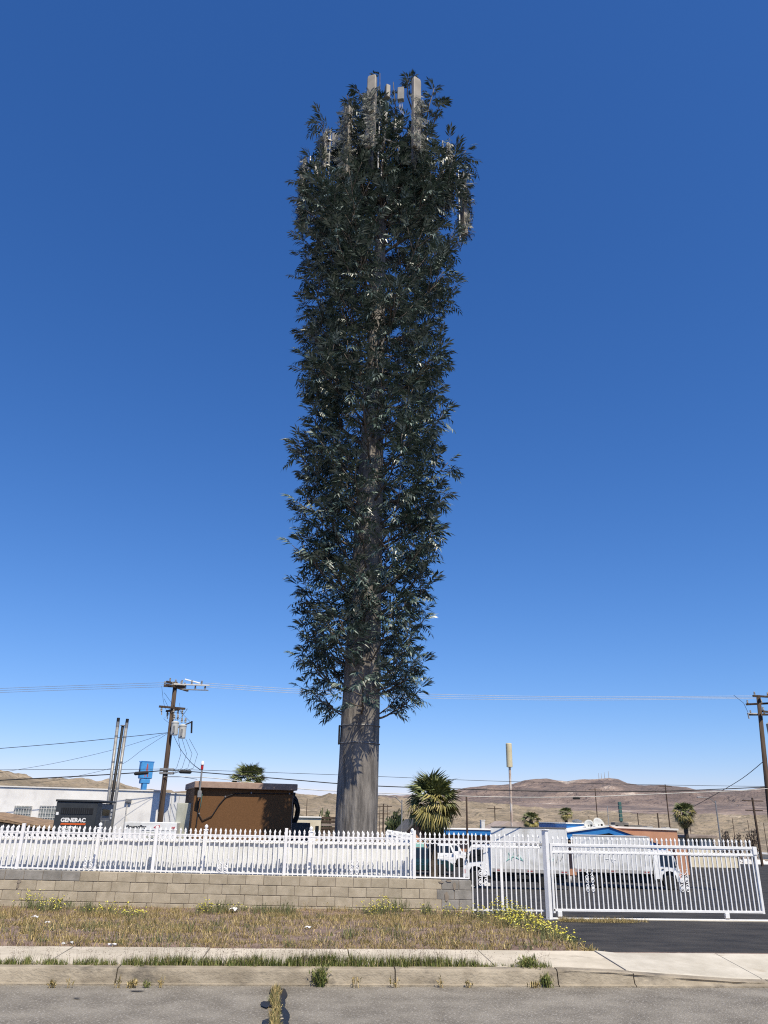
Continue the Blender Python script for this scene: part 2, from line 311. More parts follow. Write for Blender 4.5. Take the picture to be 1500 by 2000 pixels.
# the weedy bank between the pavement and the block wall
def bank_edge(y): return np.interp(y, [10.3, 12, 16, 19.3], [3.55, 3.75, 4.6, 5.25])
def bank_z(X, Y): return gzn(Y)+.075*np.clip((bank_edge(Y)-X)/.5, 0, 1)*np.clip((Y-10.2)/.4, .1, 1)+.07*(fbm(X*1.3, Y*1.3, 4)-.5)*np.clip((Y-10.3)/.6, 0, 1)+.10*np.clip((Y-18.2)/1., 0, 1)*np.clip((4.0-X)/.6, 0, 1)-.03
xs = np.linspace(-18, 5.6, 190); ys = np.linspace(10.30, 19.75, 100)
def bz(X, Y):
    z = bank_z(X, Y); out = X > bank_edge(Y)+.12*(fbm(X*2, Y*2, 3)-.5); return np.where(out, gzn(Y)-.12, z)
grid('bank', xs, ys, bz, 'soil')
# far land: a polar sheet whose ridge lines have the heights seen over the town
def azel(px, py): d = ray(px, py); return math.atan2(d[0], d[1]), math.atan2(d[2], math.hypot(d[0], d[1]))
mt = [azel(*p) for p in ((-400, 1535), (0, 1560), (380, 1556), (590, 1553), (700, 1553), (800, 1553), (862, 1548), (890, 1542), (915, 1537), (960, 1531), (1000, 1529), (1020, 1523), (1045, 1518), (1067, 1515), (1085, 1518), (1110, 1522), (1130, 1520), (1150, 1520), (1170, 1519), (1190, 1516), (1208, 1518), (1225, 1526), (1245, 1530), (1265, 1531), (1300, 1532), (1340, 1535), (1365, 1543), (1400, 1543), (1450, 1541), (1490, 1533), (1600, 1522), (1900, 1530))]
bd = [azel(*p) for p in ((-600, 1480), (-200, 1490), (0, 1500), (30, 1503), (60, 1507), (130, 1508), (170, 1514), (250, 1525), (300, 1535), (380, 1546), (480, 1545), (600, 1545), (650, 1550), (760, 1551), (850, 1556), (900, 1561), (960, 1566), (1050, 1574), (1150, 1580), (1250, 1584), (1380, 1586), (1500, 1592), (1900, 1605))]
def far_z(A, Rr):
    x = Rr*np.sin(A); y = Rr*np.cos(A)
    em = np.interp(A, [a for a, _ in mt], [e for _, e in mt]); eb = np.interp(A, [a for a, _ in bd], [e for _, e in bd])
    floor = np.interp(Rr, [0, 60, 100, 200, 420, 900, 1500], [-2.4, -2.4, -3.4, -9, -17, -21, -21])
    hb = np.tan(eb)*1900+1.6+21; tb = np.clip((Rr-650)/1250, 0, 1); tb = np.where(Rr > 1900, np.clip(1-(Rr-1900)/1200, 0, 1)**1.2*.6+.4, tb**1.15)
    rg = fbm(x/190, y/190, 5, True); rg2 = fbm(x/60+5, y/60, 4, True)
    zb = hb*tb*(.90+.16*(rg-.62)*np.clip((Rr-600)/300, 0, 1)*2.2) + 17*(rg2-.6)*np.clip((Rr-650)/400, 0, 1)*np.clip((2600-Rr)/700, 0, 1)
    tp = np.clip((Rr-2600)/3400, 0, 1); tm = np.clip((Rr-5600)/1500, 0, 1); tm = np.where(Rr > 7100, np.clip(1-(Rr-7100)/2500, 0, 1), tm)
    hm = np.tan(em)*7100+1.6+21; plain = np.minimum(hm*.55, 155)*tp
    zm = plain+(hm-plain)*tm**1.1*(.93+.20*(fbm(x/900, y/900, 5, True)-.6)*1.6*(1-.75*tm))
    zm = zm+150*(fbm(x/520, y/520, 6, True)-.62)*np.clip((Rr-5300)/900, 0, 1)*(1-.82*tm)+30*(fbm(x/150, y/150, 4, True)-.6)*np.clip((Rr-5300)/900, 0, 1)*(1-.6*tm)
    w = np.clip((Rr-2000)/900, 0, 1)
    return floor+zb*(1-w)+np.maximum(zm, zb*.3)*w
def polar(name, r, a, m):
    A, Rr = np.meshgrid(a, r); Z = far_z(A, Rr); v = np.stack([(Rr*np.sin(A)).ravel(), (Rr*np.cos(A)).ravel(), Z.ravel()], 1)
    i = np.arange(A.size).reshape(A.shape); f = np.stack([i[:-1, :-1].ravel(), i[:-1, 1:].ravel(), i[1:, 1:].ravel(), i[1:, :-1].ravel()], 1)
    return arr(name, v, f, m, 'structure', smooth=True)
aa = np.concatenate([np.linspace(-1.5, -.62, 40)[:-1], np.linspace(-.62, .75, 620), np.linspace(.75, 1.5, 40)[1:]])
polar('town_ground', np.concatenate([np.linspace(112, 700, 40)]), aa[::2], 'dirt')
polar('badland_hills', np.geomspace(690, 2700, 210), aa, 'badland')
polar('mountain_range', np.concatenate([np.linspace(2680, 5400, 30), np.linspace(5450, 8600, 150)]), aa, 'mountain')
grid('backland', np.linspace(-9000, 9000, 20), np.linspace(-9000, 60, 12), lambda X, Y: 0*X-4.5, 'dirt')

# ================================================================== BLOCK WALL
WY = 19.33
def wt(x): return .41-.0090*(x+6.92)        # the wall top runs slightly downhill
wall = thing('block_wall', 'low tan concrete block wall under the white picket fence', 'wall', (0, 0, 0))
BL = .406; BH = .203
bm_ = MB().bbox(0, BL-.011, 0, .19, 0, BH-.011, .006); blk = bm_.mesh('block', 'block'); blkg = bm_.mesh('block', 'blockgrey')
half = MB().bbox(0, .30-.011, 0, .19, 0, BH-.011, .006).mesh('block', 'blockgrey')
XE = 3.66
for c in range(5):
    x = XE-(.30 if c in (0, 2, 4) else 0); k = 0
    if c in (0, 2): put('block', half, wall, (XE-.295, WY+random.uniform(-.003, .003), wt(XE)-BH*(c+1)+.005), (0, .0090, 0))
    if c == 4: put('block', half, wall, (XE-.295, WY, wt(XE)-BH*(c+1)+.005), (0, .0090, 0))
    while x > -9.6:
        x -= BL
        grey = (c == 0 and (x > XE-.8 or x < -5.25 and x > -9)) or (c == 1 and x > XE-.9) or (c == 2 and x > XE-.75)
        put('block', blkg if grey else blk, wall, (x+.006, WY+random.uniform(-.004, .004), wt(x)-BH*(c+1)+.005+random.uniform(-.002, .002)), (0, .0090, 0))
m = MB(); xs_ = [-9.7, XE-.012]
m.add([(x, y, wt(x)-d) for x in xs_ for y in (WY+.012, WY+.178) for d in (1.05, .012)], [(0, 1, 3, 2), (4, 6, 7, 5), (0, 4, 5, 1), (2, 3, 7, 6), (1, 5, 7, 3), (0, 2, 6, 4)]).build('mortar_core', 'mortar', wall)
# smeared mortar repairs at the broken corner and the left end
for (x0, x1, z0, z1) in ((3.02, 3.12, -.13, .10), (3.22, 3.30, .10, .29), (2.88, 3.02, .245, .30), (3.05, 3.2, .27, .325), (-6.52, -6.40, .13, .21), (-6.50, -6.44, .03, .13)):
    pts = []; n = 9
    for k in range(n): a = 2*math.pi*k/n; q = random.uniform(.7, 1.1); pts.append(((x0+x1)/2+(x1-x0)/2*q*math.cos(a), (z0+z1)/2+(z1-z0)/2*q*math.sin(a)))
    MB().prism(pts, WY-.010, WY+.004).build('mortar_smear', 'mortar', wall)

# ================================================================== PICKET FENCES AND GATE
def picket_mesh(h, w=.026, m='white'):
    b = MB().box(-w/2, w/2, -w/2, w/2, 0, h-.085); q = w*.5; B = w*.92
    b.add([(-q, -q, h-.085), (q, -q, h-.085), (q, q, h-.085), (-q, q, h-.085), (-B, -B*.7, h-.055), (B, -B*.7, h-.055), (B, B*.7, h-.055), (-B, B*.7, h-.055), (-q*.7, -q*.7, h-.02), (q*.7, -q*.7, h-.02), (q*.7, q*.7, h-.02), (-q*.7, q*.7, h-.02), (0, 0, h)],
          [(i, (i+1) % 4, (i+1) % 4+4, i+4) for i in range(4)]+[(i+4, (i+1) % 4+4, (i+1) % 4+8, i+8) for i in range(4)]+[(i+8, (i+1) % 4+8, 12) for i in range(4)])
    return b.mesh('picket', m)
def ring_mesh(R, t=.009, m='white', n=16):
    vs = []; fs = []
    for i in range(n):
        a = 2*math.pi*i/n
        for (dr, dy) in ((-t, -t), (t, -t), (t, t), (-t, t)): vs.append(((R+dr)*math.cos(a), dy, (R+dr)*math.sin(a)))
    for i in range(n):
        for j in range(4): fs.append((i*4+j, ((i+1) % n)*4+j, ((i+1) % n)*4+(j+1) % 4, i*4+(j+1) % 4))
    return MB().add(vs, fs).mesh('ring', m)
def spiral(cx, cz, r0, turns, sx, sz, a0=0, n=22):
    return [(cx+sx*r0*(1-t*.82)*math.cos(a0+turns*2*math.pi*t), 0, cz+sz*r0*(1-t*.82)*math.sin(a0+turns*2*math.pi*t)) for t in [k/n for k in range(n+1)]]
def scroll_mesh(h, w, m='white'):           # wrought scrollwork between two pickets
    b = MB(); r = w*.24
    for s in (-1, 1):
        rows = max(1, int(round(h/.19)))
        for k in range(rows):
            zc = (k+.5)*h/rows
            b.tube(spiral(s*w*.26, zc+h/rows*.20, r, 1.4, s, 1, -2.2), .0085, 5); b.tube(spiral(s*w*.26, zc-h/rows*.20, r, 1.4, s, -1, -2.2), .0085, 5)
            b.tube([(s*w*.46, 0, zc+h/rows*.12), (s*w*.30, 0, zc), (s*w*.46, 0, zc-h/rows*.12)], .008, 5)
        b.tube([(s*w*.10, 0, h), (s*w*.34, 0, h+.05), (s*w*.44, 0, h+.095), (s*w*.30, 0, h+.11)], .008, 5)
    return b.mesh('scroll', m)
# front fence on the wall
ff = thing('picket_fence', 'white iron picket fence with ring band standing on the block wall', 'fence')
ringm = ring_mesh(.045); FH = 1.335
PM = {}
def picket(h, m='white'):
    k = (round(h, 2), m)
    if k not in PM: PM[k] = picket_mesh(k[0], m=m)
    return PM[k]
FY = WY+.09
posts = [-9.55, -6.60, -3.62, -.66, 2.335]; sp = .1135
for p in posts: MB().bbox(-.035, .035, -.035, .035, 0, 1.36-wt(p)-.005, .004).build('post', 'white', ff, (p, FY, wt(p)+.002))
x = -9.55+sp
while x < XE-.01:
    if min(abs(x-p) for p in posts) > .055: put('picket', picket(FH-wt(x)-.03), ff, (x, FY, wt(x)+.025+random.uniform(-.004, .004)), (random.uniform(-.006, .006), random.uniform(-.006, .006), 0))
    if min(abs(x+sp/2-p) for p in posts) > .085 and x+sp/2 < XE-.03: put('ring', ringm, ff, (x+sp/2, FY, 1.122+random.uniform(-.003, .003)))
    x += sp
for a, b in zip(posts, posts[1:]+[XE]):
    MB().box(a+.036, b-.036, -.014, .014, -.012, .012).build('rail', 'white', ff, (0, FY, 1.184))
    MB().add([(x_, FY+dy, wt(x_)+dz) for x_ in (a+.036, b-.036) for dy in (-.016, .016) for dz in (.022, .050)], [(0, 1, 3, 2), (4, 6, 7, 5), (0, 4, 5, 1), (2, 3, 7, 6), (1, 5, 7, 3), (0, 2, 6, 4)]).build('rail', 'white', ff)
for px in (172, 435, 692): put('scroll', scroll_mesh(.17, .22), ff, (onY(px, 1690, FY).x, FY-.02, wt(0)+.055))
# inner fence with privacy panels round the compound
FI = WY+.51; fi = thing('picket_fence', 'white picket fence with ball capped posts and pale privacy panels just behind the front fence', 'fence')
posts2 = [-9.91, -7.46, -5.01, -2.56, -.09, 2.34]
def ballpost(h):
    b = MB().bbox(-.045, .045, -.045, .045, 0, h-.13, .004).bbox(-.056, .056, -.056, .056, h-.13, h-.105, .006).lathe([(.018, h-.105), (.020, h-.088), (.036, h-.070), (.042, h-.045), (.034, h-.018), (.008, h)], 12)
    return b.mesh('post', 'white')
bp = ballpost(1.78)
for p in posts2: put('post', bp, fi, (p, FI, -.38))
x = posts2[0]+.12; sp2 = .1165
while x < posts2[-1]-.05:
    if min(abs(x-p) for p in posts2) > .07: put('picket', picket(1.62), fi, (x, FI, -.32+random.uniform(-.004, .004)), (random.uniform(-.006, .006), random.uniform(-.008, .008), 0))
    if min(abs(x+sp2/2-p) for p in posts2) > .09: put('ring', ringm, fi, (x+sp2/2, FI, 1.095))
    x += sp2
for a, b in zip(posts2[:-1], posts2[1:]):
    for z in (1.158, 1.034, -.22): MB().box(a+.046, b-.046, -.015, .015, -.012, .012).build('rail', 'white', fi, (0, FI, z))
    n = 14; vs = []; yy = FI+.045; zt = 1.075+random.uniform(-.01, .01)
    for k in range(n+1):
        x_ = lerp(a+.01, b-.01, k/n); w = .012*math.sin(k*1.3+a)+random.uniform(-.003, .003)
        vs += [(x_, yy+w*.4, -.42), (x_, yy+w, .4), (x_, yy+w*.5, zt), (x_, yy+w*.5+.012, zt), (x_, yy+w+.012, .4), (x_, yy+w*.4+.012, -.42)]
    fs = [(k*6+j, (k+1)*6+j, (k+1)*6+(j+1) % 6, k*6+(j+1) % 6) for k in range(n) for j in range(6)]+[tuple(range(6)), tuple(range(n*6, n*6+6))[::-1]]
    MB().add(vs, fs).build('privacy_panel', 'panel', fi)
for px in (305, 600): pass
# its return towards the back, right of the tower
fr = thing('picket_fence', 'short white picket fence running back from the compound corner beside the palm', 'fence')
for y_ in (22.2, 24.6, 27.0): put('post', bp, fr, (2.34, y_, -.55))
y_ = FI+.15
while y_ < 27:
    if min(abs(y_-q) for q in (22.2, 24.6, 27)) > .07: put('picket', picket(1.62), fr, (2.34, y_, -.34-.0*(y_-20)))
    y_ += .12
for z in (1.13, -.2): MB().box(-.015, .015, FI+.05, 27, -.012, .012).build('rail', 'white', fr, (2.34, 0, z))
# a small fence further back on the left
fb = thing('picket_fence', 'short white picket fence beside the shingle roof at the left', 'fence'); p0 = onY(60, 1640, 26); p1 = onY(118, 1640, 26)
k = 0
while p0.x+k*.11 < p1.x: put('picket', picket(1.62), fb, (p0.x+k*.11, 26, -.42)); k += 1
for z in (.95, 0): MB().box(p0.x-.02, p1.x, -.015, .015, -.012, .012).build('rail', 'white', fb, (0, 26, z))
# fixed panel between the wall and the gate post
fx = thing('picket_fence', 'tall white picket panel with scrollwork between wall end and gate post', 'fence'); x = XE+.035
while x < 5.36:
    put('picket', picket(1.70, 'gatewhite'), fx, (x, FY, -.38+random.uniform(-.006, .006)), (random.uniform(-.006, .006), random.uniform(-.008, .008), 0))
    if x+sp/2 < 5.34: put('ring', ringm, fx, (x+sp/2, FY, 1.09))
    x += sp
MB().bbox(-.022, .022, -.022, .022, 0, 1.42, .003).build('post', 'gatewhite', fx, (4.40, FY+.03, -.44))
for z, t in ((1.15, .013), (1.03, .013), (-.30, .017)): MB().box(XE+.01, 5.36, -.015, .015, -t, t).build('rail', 'gatewhite', fx, (0, FY, z))
put('scroll', scroll_mesh(.36, .22, 'gatewhite'), fx, (onY(943, 1715, FY).x, FY-.02, onY(943, 1731, FY).z))
# gate post, turned on its axis
gp = thing('gate_post', 'thick square white steel gate post beside the sliding gate', 'post', (5.44, WY-.02, -.47), math.radians(38))
MB().bbox(-.056, .056, -.056, .056, 0, 1.88, .006).build('post_shaft', 'gatewhite', gp); MB().bbox(-.078, .078, -.078, .078, 1.881, 1.905, .006).build('cap_plate', 'gatewhite', gp)
MB().bbox(-.12, .12, -.12, .12, -.02, .012, .004).build('base_plate', 'galv', gp)
# sliding gate
GX0, GX1, GYY = 5.62, 10.60, WY+.10
gt = thing('sliding_gate', 'long white iron sliding gate with spear tips across the driveway', 'gate', (GX0, GYY, -.45)); Lg = GX1-GX0; gr = ring_mesh(.048, .008, 'gatewhite'); n = 45; s3 = Lg/n
for k in range(n):
    put('picket', picket(1.60, 'gatewhite'), gt, (k*s3+.05, 0, .14), (random.uniform(-.004, .004), random.uniform(-.007, .007), 0))
    if k < n-1: put('ring', gr, gt, (k*s3+.05+s3/2, 0, 1.462))
for z, t, yy in ((1.547, .030, .012), (1.386, .021, .012), (.165, .025, .016)): MB().bbox(-.04, Lg+.02, -yy-.012, yy+.012, z-t, z+t, .004).build('rail', 'gatewhite', gt)
MB().bbox(Lg-.01, Lg+.05, -.03, .03, .13, 1.47, .004).build('end_post', 'gatewhite', gt); MB().bbox(Lg-.03, Lg+.07, -.045, .045, 1.40, 1.58, .006).build('catch_bracket', 'gatewhite', gt); MB().bbox(-.05, -.0, -.028, .028, .1, 1.58, .004).build('end_post', 'gatewhite', gt)
for wx in (.10, 4.10):
    MB().bbox(wx-.05, wx+.05, -.04, .04, .03, .14, .006).build('wheel_bracket', 'gatewhite', gt); MB().lathe([(.0, -.02), (.055, -.02), (.055, .02), (0, .02)], 14, (wx, 0, .062), 'Y').build('wheel', 'rust', gt)
for px in (1150, 1333): put('scroll', scroll_mesh(.38, .22, 'gatewhite'), gt, (onY(px, 1700, GYY).x-GX0, -.03, onY(px, 1743, GYY).z+.45))
tk = MB().box(5.55, 14, GYY-.02, GYY+.02, -.475, -.440).build('gate_track', 'gatewhite'); tag(tk, 'white steel track lying on the asphalt under the sliding gate', 'gate track')
MB().box(5.55, 14, GYY-.10, GYY+.10, -.49, -.462).build('concrete_strip', 'whitecon', tk)
# ================================================================== THE DISGUISED CELL TOWER
TY = 22.5; TB = onY(696, 1600, TY); TX = TB.x; LEAN = .014; TZ0 = gz(TY)-.1
def tr(z): return float(np.interp(z, [-1, 1.6, 4.4, 11, 15.5, 20, 26.2], [.60, .575, .54, .43, .31, .22, .10]))
def tx(z): return TX+LEAN*(z-1.6)
tower = thing('cell_tower', 'tall cell tower disguised as a pine tree with grey bark trunk', 'cell tower', (TX, TY, TZ0))
def rel(p): return (p[0]-TX, p[1]-TY, p[2]-TZ0)
NA, NR = 96, 160; vs = []; fs = []
zz_ = np.repeat(np.linspace(TZ0, 25.6, NR), NA); aa_ = np.tile(np.arange(NA)*2*math.pi/NA, NR); rr_ = np.interp(zz_, [-1, 1.6, 4.4, 11, 15.5, 20, 26.2], [.60, .575, .54, .43, .31, .22, .10])
rr_ = rr_*(1+.030*(2*fbm((np.cos(aa_)*3+9)*1.6, (np.sin(aa_)*3+zz_*.35)*.8, 4)-1)+.028*(2*vnoise(aa_*9, zz_*.45)-1)*np.sin(aa_/2)+.016*(2*vnoise(aa_*20, zz_*.9)-1)*np.sin(aa_/2))
vs = np.stack([LEAN*(zz_-1.6)+rr_*np.cos(aa_), rr_*np.sin(aa_), zz_-TZ0], 1).tolist()
for i in range(NR-1):
    for j in range(NA): fs.append((i*NA+j, i*NA+(j+1) % NA, (i+1)*NA+(j+1) % NA, (i+1)*NA+j))
fs.append(tuple(range((NR-1)*NA, NR*NA)))
MB().add(vs, fs).build('trunk', 'bark', tower, smooth=True)
for z in (3.55, 4.03):                                  # two steel straps
    r = tr(z)*1.035; pts = [(tx(z)+r*math.cos(a), TY+r*math.sin(a), z) for a in [2*math.pi*k/36 for k in range(37)]]
    MB().tube([rel(p) for p in pts], .013, 5).build('strap', 'steel', tower)
MB().bbox(-.05, .0, -.09, .09, 0, .52, .01).build('meter_box', 'black', tower, rel((tx(3.8)-tr(3.8)*1.03, TY-.05, 3.52)))
# --- branch kinds: wood and foliage meshes, each used many times
def leaflet(V, Fc, p, d, up, L, wd, droop):
    sdv = d.cross(up)
    if sdv.length < 1e-4: sdv = d.orthogonal()
    sdv.normalize(); m1 = p+d*(L*.45)+up*(L*.05); t = p+d*L-up*(L*droop); o = len(V)
    V += [tuple(p), tuple(m1+sdv*wd), tuple(m1-sdv*wd), tuple(t)]; Fc += [(o, o+1, o+2), (o+2, o+1, o+3)]
def frond(V, Fc, p, d, L, n, rnd, ll=.285, wd=.0275):
    d = d.normalized(); up = (Vector((0, 0, 1))-d*d.z); up = up.normalized() if up.length > .1 else d.orthogonal().normalized()
    roll = rnd.uniform(-.7, .7); side = d.cross(up); up = (up*math.cos(roll)+side*math.sin(roll)).normalized(); side = d.cross(up).normalized()
    curve = rnd.uniform(.06, .45)
    for k in range(n):
        t = (k+.6)/n; q = p+d*(L*t)-Vector((0, 0, 1))*(curve*L*t*t); dd = (d-Vector((0, 0, 1))*(2*curve*t)).normalized()
        l = ll*(1-.45*abs(t-.45))*rnd.uniform(.8, 1.15)
        for s in (-1, 1): leaflet(V, Fc, q, (dd*rnd.uniform(.55, .85)+side*s*rnd.uniform(.55, .8)-up*rnd.uniform(-.1, .3)).normalized(), up, l, wd*rnd.uniform(.8, 1.2), rnd.uniform(.06, .48))
    q = p+d*L-Vector((0, 0, 1))*(curve*L); leaflet(V, Fc, q, (d-Vector((0, 0, 1))*(2*curve)).normalized(), up, ll*.8, wd, .1)
def make_branch(L, seed):
    rnd = random.Random(seed); b = MB(); V = []; Fc = []
    rise0 = rnd.uniform(.15, .5); bend = rnd.uniform(.25, .65); sway = rnd.uniform(-.25, .25); pts = []
    n = 9
    for k in range(n+1):
        t = k/n; pts.append(Vector((L*t*(1-.10*t), L*sway*t*t*.6+rnd.uniform(-.012, .012)*L, L*(rise0*t+bend*t*t*.75)+rnd.uniform(-.01, .01)*L)))
    b.tube(pts, [lerp(.040, .012, (k/n)**.8) for k in range(n+1)], 6)
    def along(P, t): x = t*(len(P)-1); i = min(int(x), len(P)-2); return P[i].lerp(P[i+1], x-i), (P[i+1]-P[i]).normalized()
    stems = [(pts, .30)]
    m = int(3+L*1.6)
    for k in range(m):
        t = .20+.72*(k+rnd.uniform(0, .7))/m; p, d = along(pts, t); az = (1 if k % 2 else -1)*rnd.uniform(.5, 1.25)
        dd = Vector((d.x*math.cos(az)-d.y*math.sin(az), d.x*math.sin(az)+d.y*math.cos(az), d.z*.5+rnd.uniform(-.30, .45))).normalized(); l = L*rnd.uniform(.24, .42)*(1.2-.55*t)
        q = [p+dd*(l*s)+Vector((0, 0, rnd.uniform(.05, .35)*l*s*s)) for s in (0, .33, .66, 1)]
        b.tube(q, [.019, .015, .011, .007], 5); stems.append((q, .12))
    for P, t0 in stems:
        ln = sum((P[i+1]-P[i]).length for i in range(len(P)-1)); c = max(2, int(ln/.30))
        for k in range(c):
            t = t0+(1-t0)*(k+rnd.random()*.9)/c; p, d = along(P, min(.995, t)); az = rnd.choice((-1, 1))*rnd.uniform(.35, 1.25); el = rnd.uniform(-.70, .45)
            dd = Vector((d.x*math.cos(az)-d.y*math.sin(az), d.x*math.sin(az)+d.y*math.cos(az), d.z*.4+el))
            frond(V, Fc, p, dd, rnd.uniform(.34, .58), rnd.randint(5, 6), rnd)
        p, d = along(P, .999); frond(V, Fc, p, d, rnd.uniform(.3, .45), 6, rnd)
    fm = bpy.data.meshes.new('foliage'); fm.from_pydata(V, [], Fc); fm.materials.append(MATS['leaf']); fm.update()
    return b.mesh('branch', 'branchwood', True), fm, L
KINDS = {c: [make_branch(L, 100*c+k) for k in range(4)] for c, L in enumerate((1.75, 2.3, 2.85, 3.4))}
def crown_r(z): return float(np.interp(z, [4.3, 6, 9, 13, 17, 21, 23.5, 25.3, 26.5], [1.95, 2.05, 2.3, 2.6, 2.9, 3.4, 4.05, 3.9, 2.6]))
def place_branch(z, a, Lw, tilt=0):
    c = min((0, 1, 2, 3), key=lambda q: abs(KINDS[q][0][2]-Lw)); wm, fm, L = random.choice(KINDS[c]); s = Lw/L
    r = tr(z)*.85; o = put('branch', wm, tower, rel((tx(z)+r*math.cos(a), TY+r*math.sin(a), z)), (random.uniform(-.25, .25), tilt, a), s)
    put('foliage', fm, o, kind='stuff')
NB = 214; ga = 2.39996
for k in range(NB):
    t = (k+.5)/NB; z = 4.35+(23.2-4.35)*(t**1.10); z = round(z/.72)*.72+random.gauss(0, .07); a = k*ga+random.uniform(-.35, .35)
    if math.sin(a) < -.50 and random.random() < .44: a += random.choice((-1, 1))*random.uniform(.7, 1.3)      # the side towards the street is sparser
    Lw = max(1.3, (crown_r(z+1.0)-tr(z))*random.uniform(.78, 1.05))
    if z > 20.2 and math.sin(a) < -.25: Lw *= .66       # in front, under the street-side antennas
    if random.random() < .18: Lw *= 1.15
    # slightly steeper near the top, where the tips stand up round the antennas
    place_branch(z, a, Lw, -random.uniform(-.10, .12) if z < 20 else -random.uniform(.0, .35))
for k in range(30):                                     # short leafy arms standing up among the antennas
    z = random.uniform(21.4, 24.6); a = k*ga+random.uniform(-.4, .4); place_branch(z, a, random.uniform(1.9, 2.6) if math.sin(a) < -.3 else random.uniform(2.4, 3.3), -random.uniform(.05, .55))
# --- antenna platform
AZ0, AZ1 = 22.9, 26.15
ants = [(727, 150, 290, 19.95, .34, 0), (812, 155, 290, 20.15, .34, 0), (679, 208, 345, 20.75, .30, 1), (636, 260, 330, 21.3, .26, 0), (594, 308, 440, 23.3, .27, 1), (874, 280, 400, 22.4, .30, 1), (904, 337, 460, 23.9, .34, 1), (700, 300, 420, 24.3, .3, 0), (830, 300, 420, 24.4, .3, 0), (772, 330, 450, 24.9, .3, 0)]
armz = 24.2
for k, (px, ty, by, Y, w, rounded) in enumerate(ants):
    pt, pb = onY(px, ty, Y), onY(px-(4 if px < 760 else -2), by, Y); x, z1, z0 = (pt.x+pb.x)/2, pt.z, pb.z; h = z1-z0
    ang = math.atan2(Y-TY, x-tx(24)); d = w*.55; b = MB()
    rz = ang+math.pi/2+random.uniform(-.25, .25)
    if k in (0, 1): rz = math.radians(-22 if k == 0 else 30)
    prof = [(-w/2, -d/2), (w/2, -d/2), (w/2, d/2), (-w/2, d/2)]; cv = .045; ring = []
    for (sx, sy) in ((-1, -1), (1, -1), (1, 1), (-1, 1)):
        cx, cy = sx*(w/2-cv), sy*(d/2-cv); a0 = math.atan2(sy, sx)
        for q in (-.6, -.2, .2, .6): ring.append((cx+cv*math.cos(a0+q), cy+cv*math.sin(a0+q)))
    m = len(ring); lev = [(0, .94), (.02, 1), (.96 if not rounded else .90, 1), (.985 if not rounded else .96, .93), (1, .82 if not rounded else .45)]; vs = []; fs = []
    for (t, s) in lev: vs += [(p[0]*s, p[1]*s, t*h) for p in ring]
    for i in range(len(lev)-1):
        for j in range(m): fs.append((i*m+j, i*m+(j+1) % m, (i+1)*m+(j+1) % m, (i+1)*m+j))
    fs += [tuple(range(m))[::-1], tuple(range((len(lev)-1)*m, len(lev)*m))]
    A = MB().add(vs, fs).build('antenna_panel', 'antenna', tower, rel((x, Y, z0)), (0, 0, rz))
    cab = MB()
    for q in range(5): cx = lerp(-w*.36, w*.36, q/4); cab.lathe([(.016, -.05), (.016, .01)], 7, (cx, 0, 0)); cab.tube([(cx, 0, -.05), (cx*.9, d*.2, -.25), (cx*.5, d*.9, -.5-.08*q), (0, d+.25, -.45)], .011, 5)
    cab.build('antenna_cable', 'cableblack', A)
    MB().tube([(0, d/2+.12, -.35), (0, d/2+.12, h+.05 if k not in (0,) else h*.86)], .036, 8).build('mounting_pipe', 'steel', A)
    for zz in (h*.12, h*.82): MB().bbox(-.06, .06, d/2-.01, d/2+.16, zz-.03, zz+.03, .006).build('clamp', 'galv', A)
    V = []; Fc = []; rnd = random.Random(40+k)                 # leafy sock over the sides and front
    for q in range(int((46 if k > 1 else 26)*h)):
        s = rnd.choice((0, 0, 1, 2)); zz = rnd.uniform(.02, .98 if k > 1 else .80)*h; ux = rnd.uniform(-.5, .5)
        if k == 0: s = rnd.choice((0, 0, 0, 2))
        if k == 1: s = rnd.choice((1, 1, 0)); zz = rnd.uniform(.02, .72)*h
        nrm = [Vector((0, -1, 0)), Vector((1, 0, 0)), Vector((-1, 0, 0))][s]; p = Vector((ux*w, -d/2-.012, zz)) if s == 0 else Vector(((1 if s == 1 else -1)*(w/2+.012), ux*d, zz))
        dd = (nrm*.25+Vector((rnd.uniform(-.7, .7), rnd.uniform(-.3, .3), rnd.uniform(-1, .1)))).normalized(); side = dd.cross(nrm).normalized()
        for e in range(6):
            for sg in (-1, 1): leaflet(V, Fc, p+dd*(.05*e), (dd*.5+side*sg+nrm*.10).normalized(), nrm, .15*rnd.uniform(.7, 1.2), .015, .05)
    fm = bpy.data.meshes.new('leaf_sock'); fm.from_pydata(V, [], Fc); fm.materials.append(MATS['sockleaf']); fm.update(); put('leaf_sock', fm, A, kind='stuff')
    dr = 0.0
    MB().tube([rel((tx(armz), TY, armz)), rel((x, Y, z0+h*.42))], .04, 7).build('standoff_arm', 'galv', tower)
ringp = [rel((tx(armz)+1.9*math.cos(a), TY+1.9*math.sin(a), armz+.35)) for a in [math.pi*2*k/6+.3 for k in range(7)]]
MB().tube(ringp, .035, 7).build('mounting_ring', 'galv', tower); MB().tube([(p[0], p[1], p[2]+.9) for p in ringp], .035, 7).build('mounting_ring', 'galv', tower)
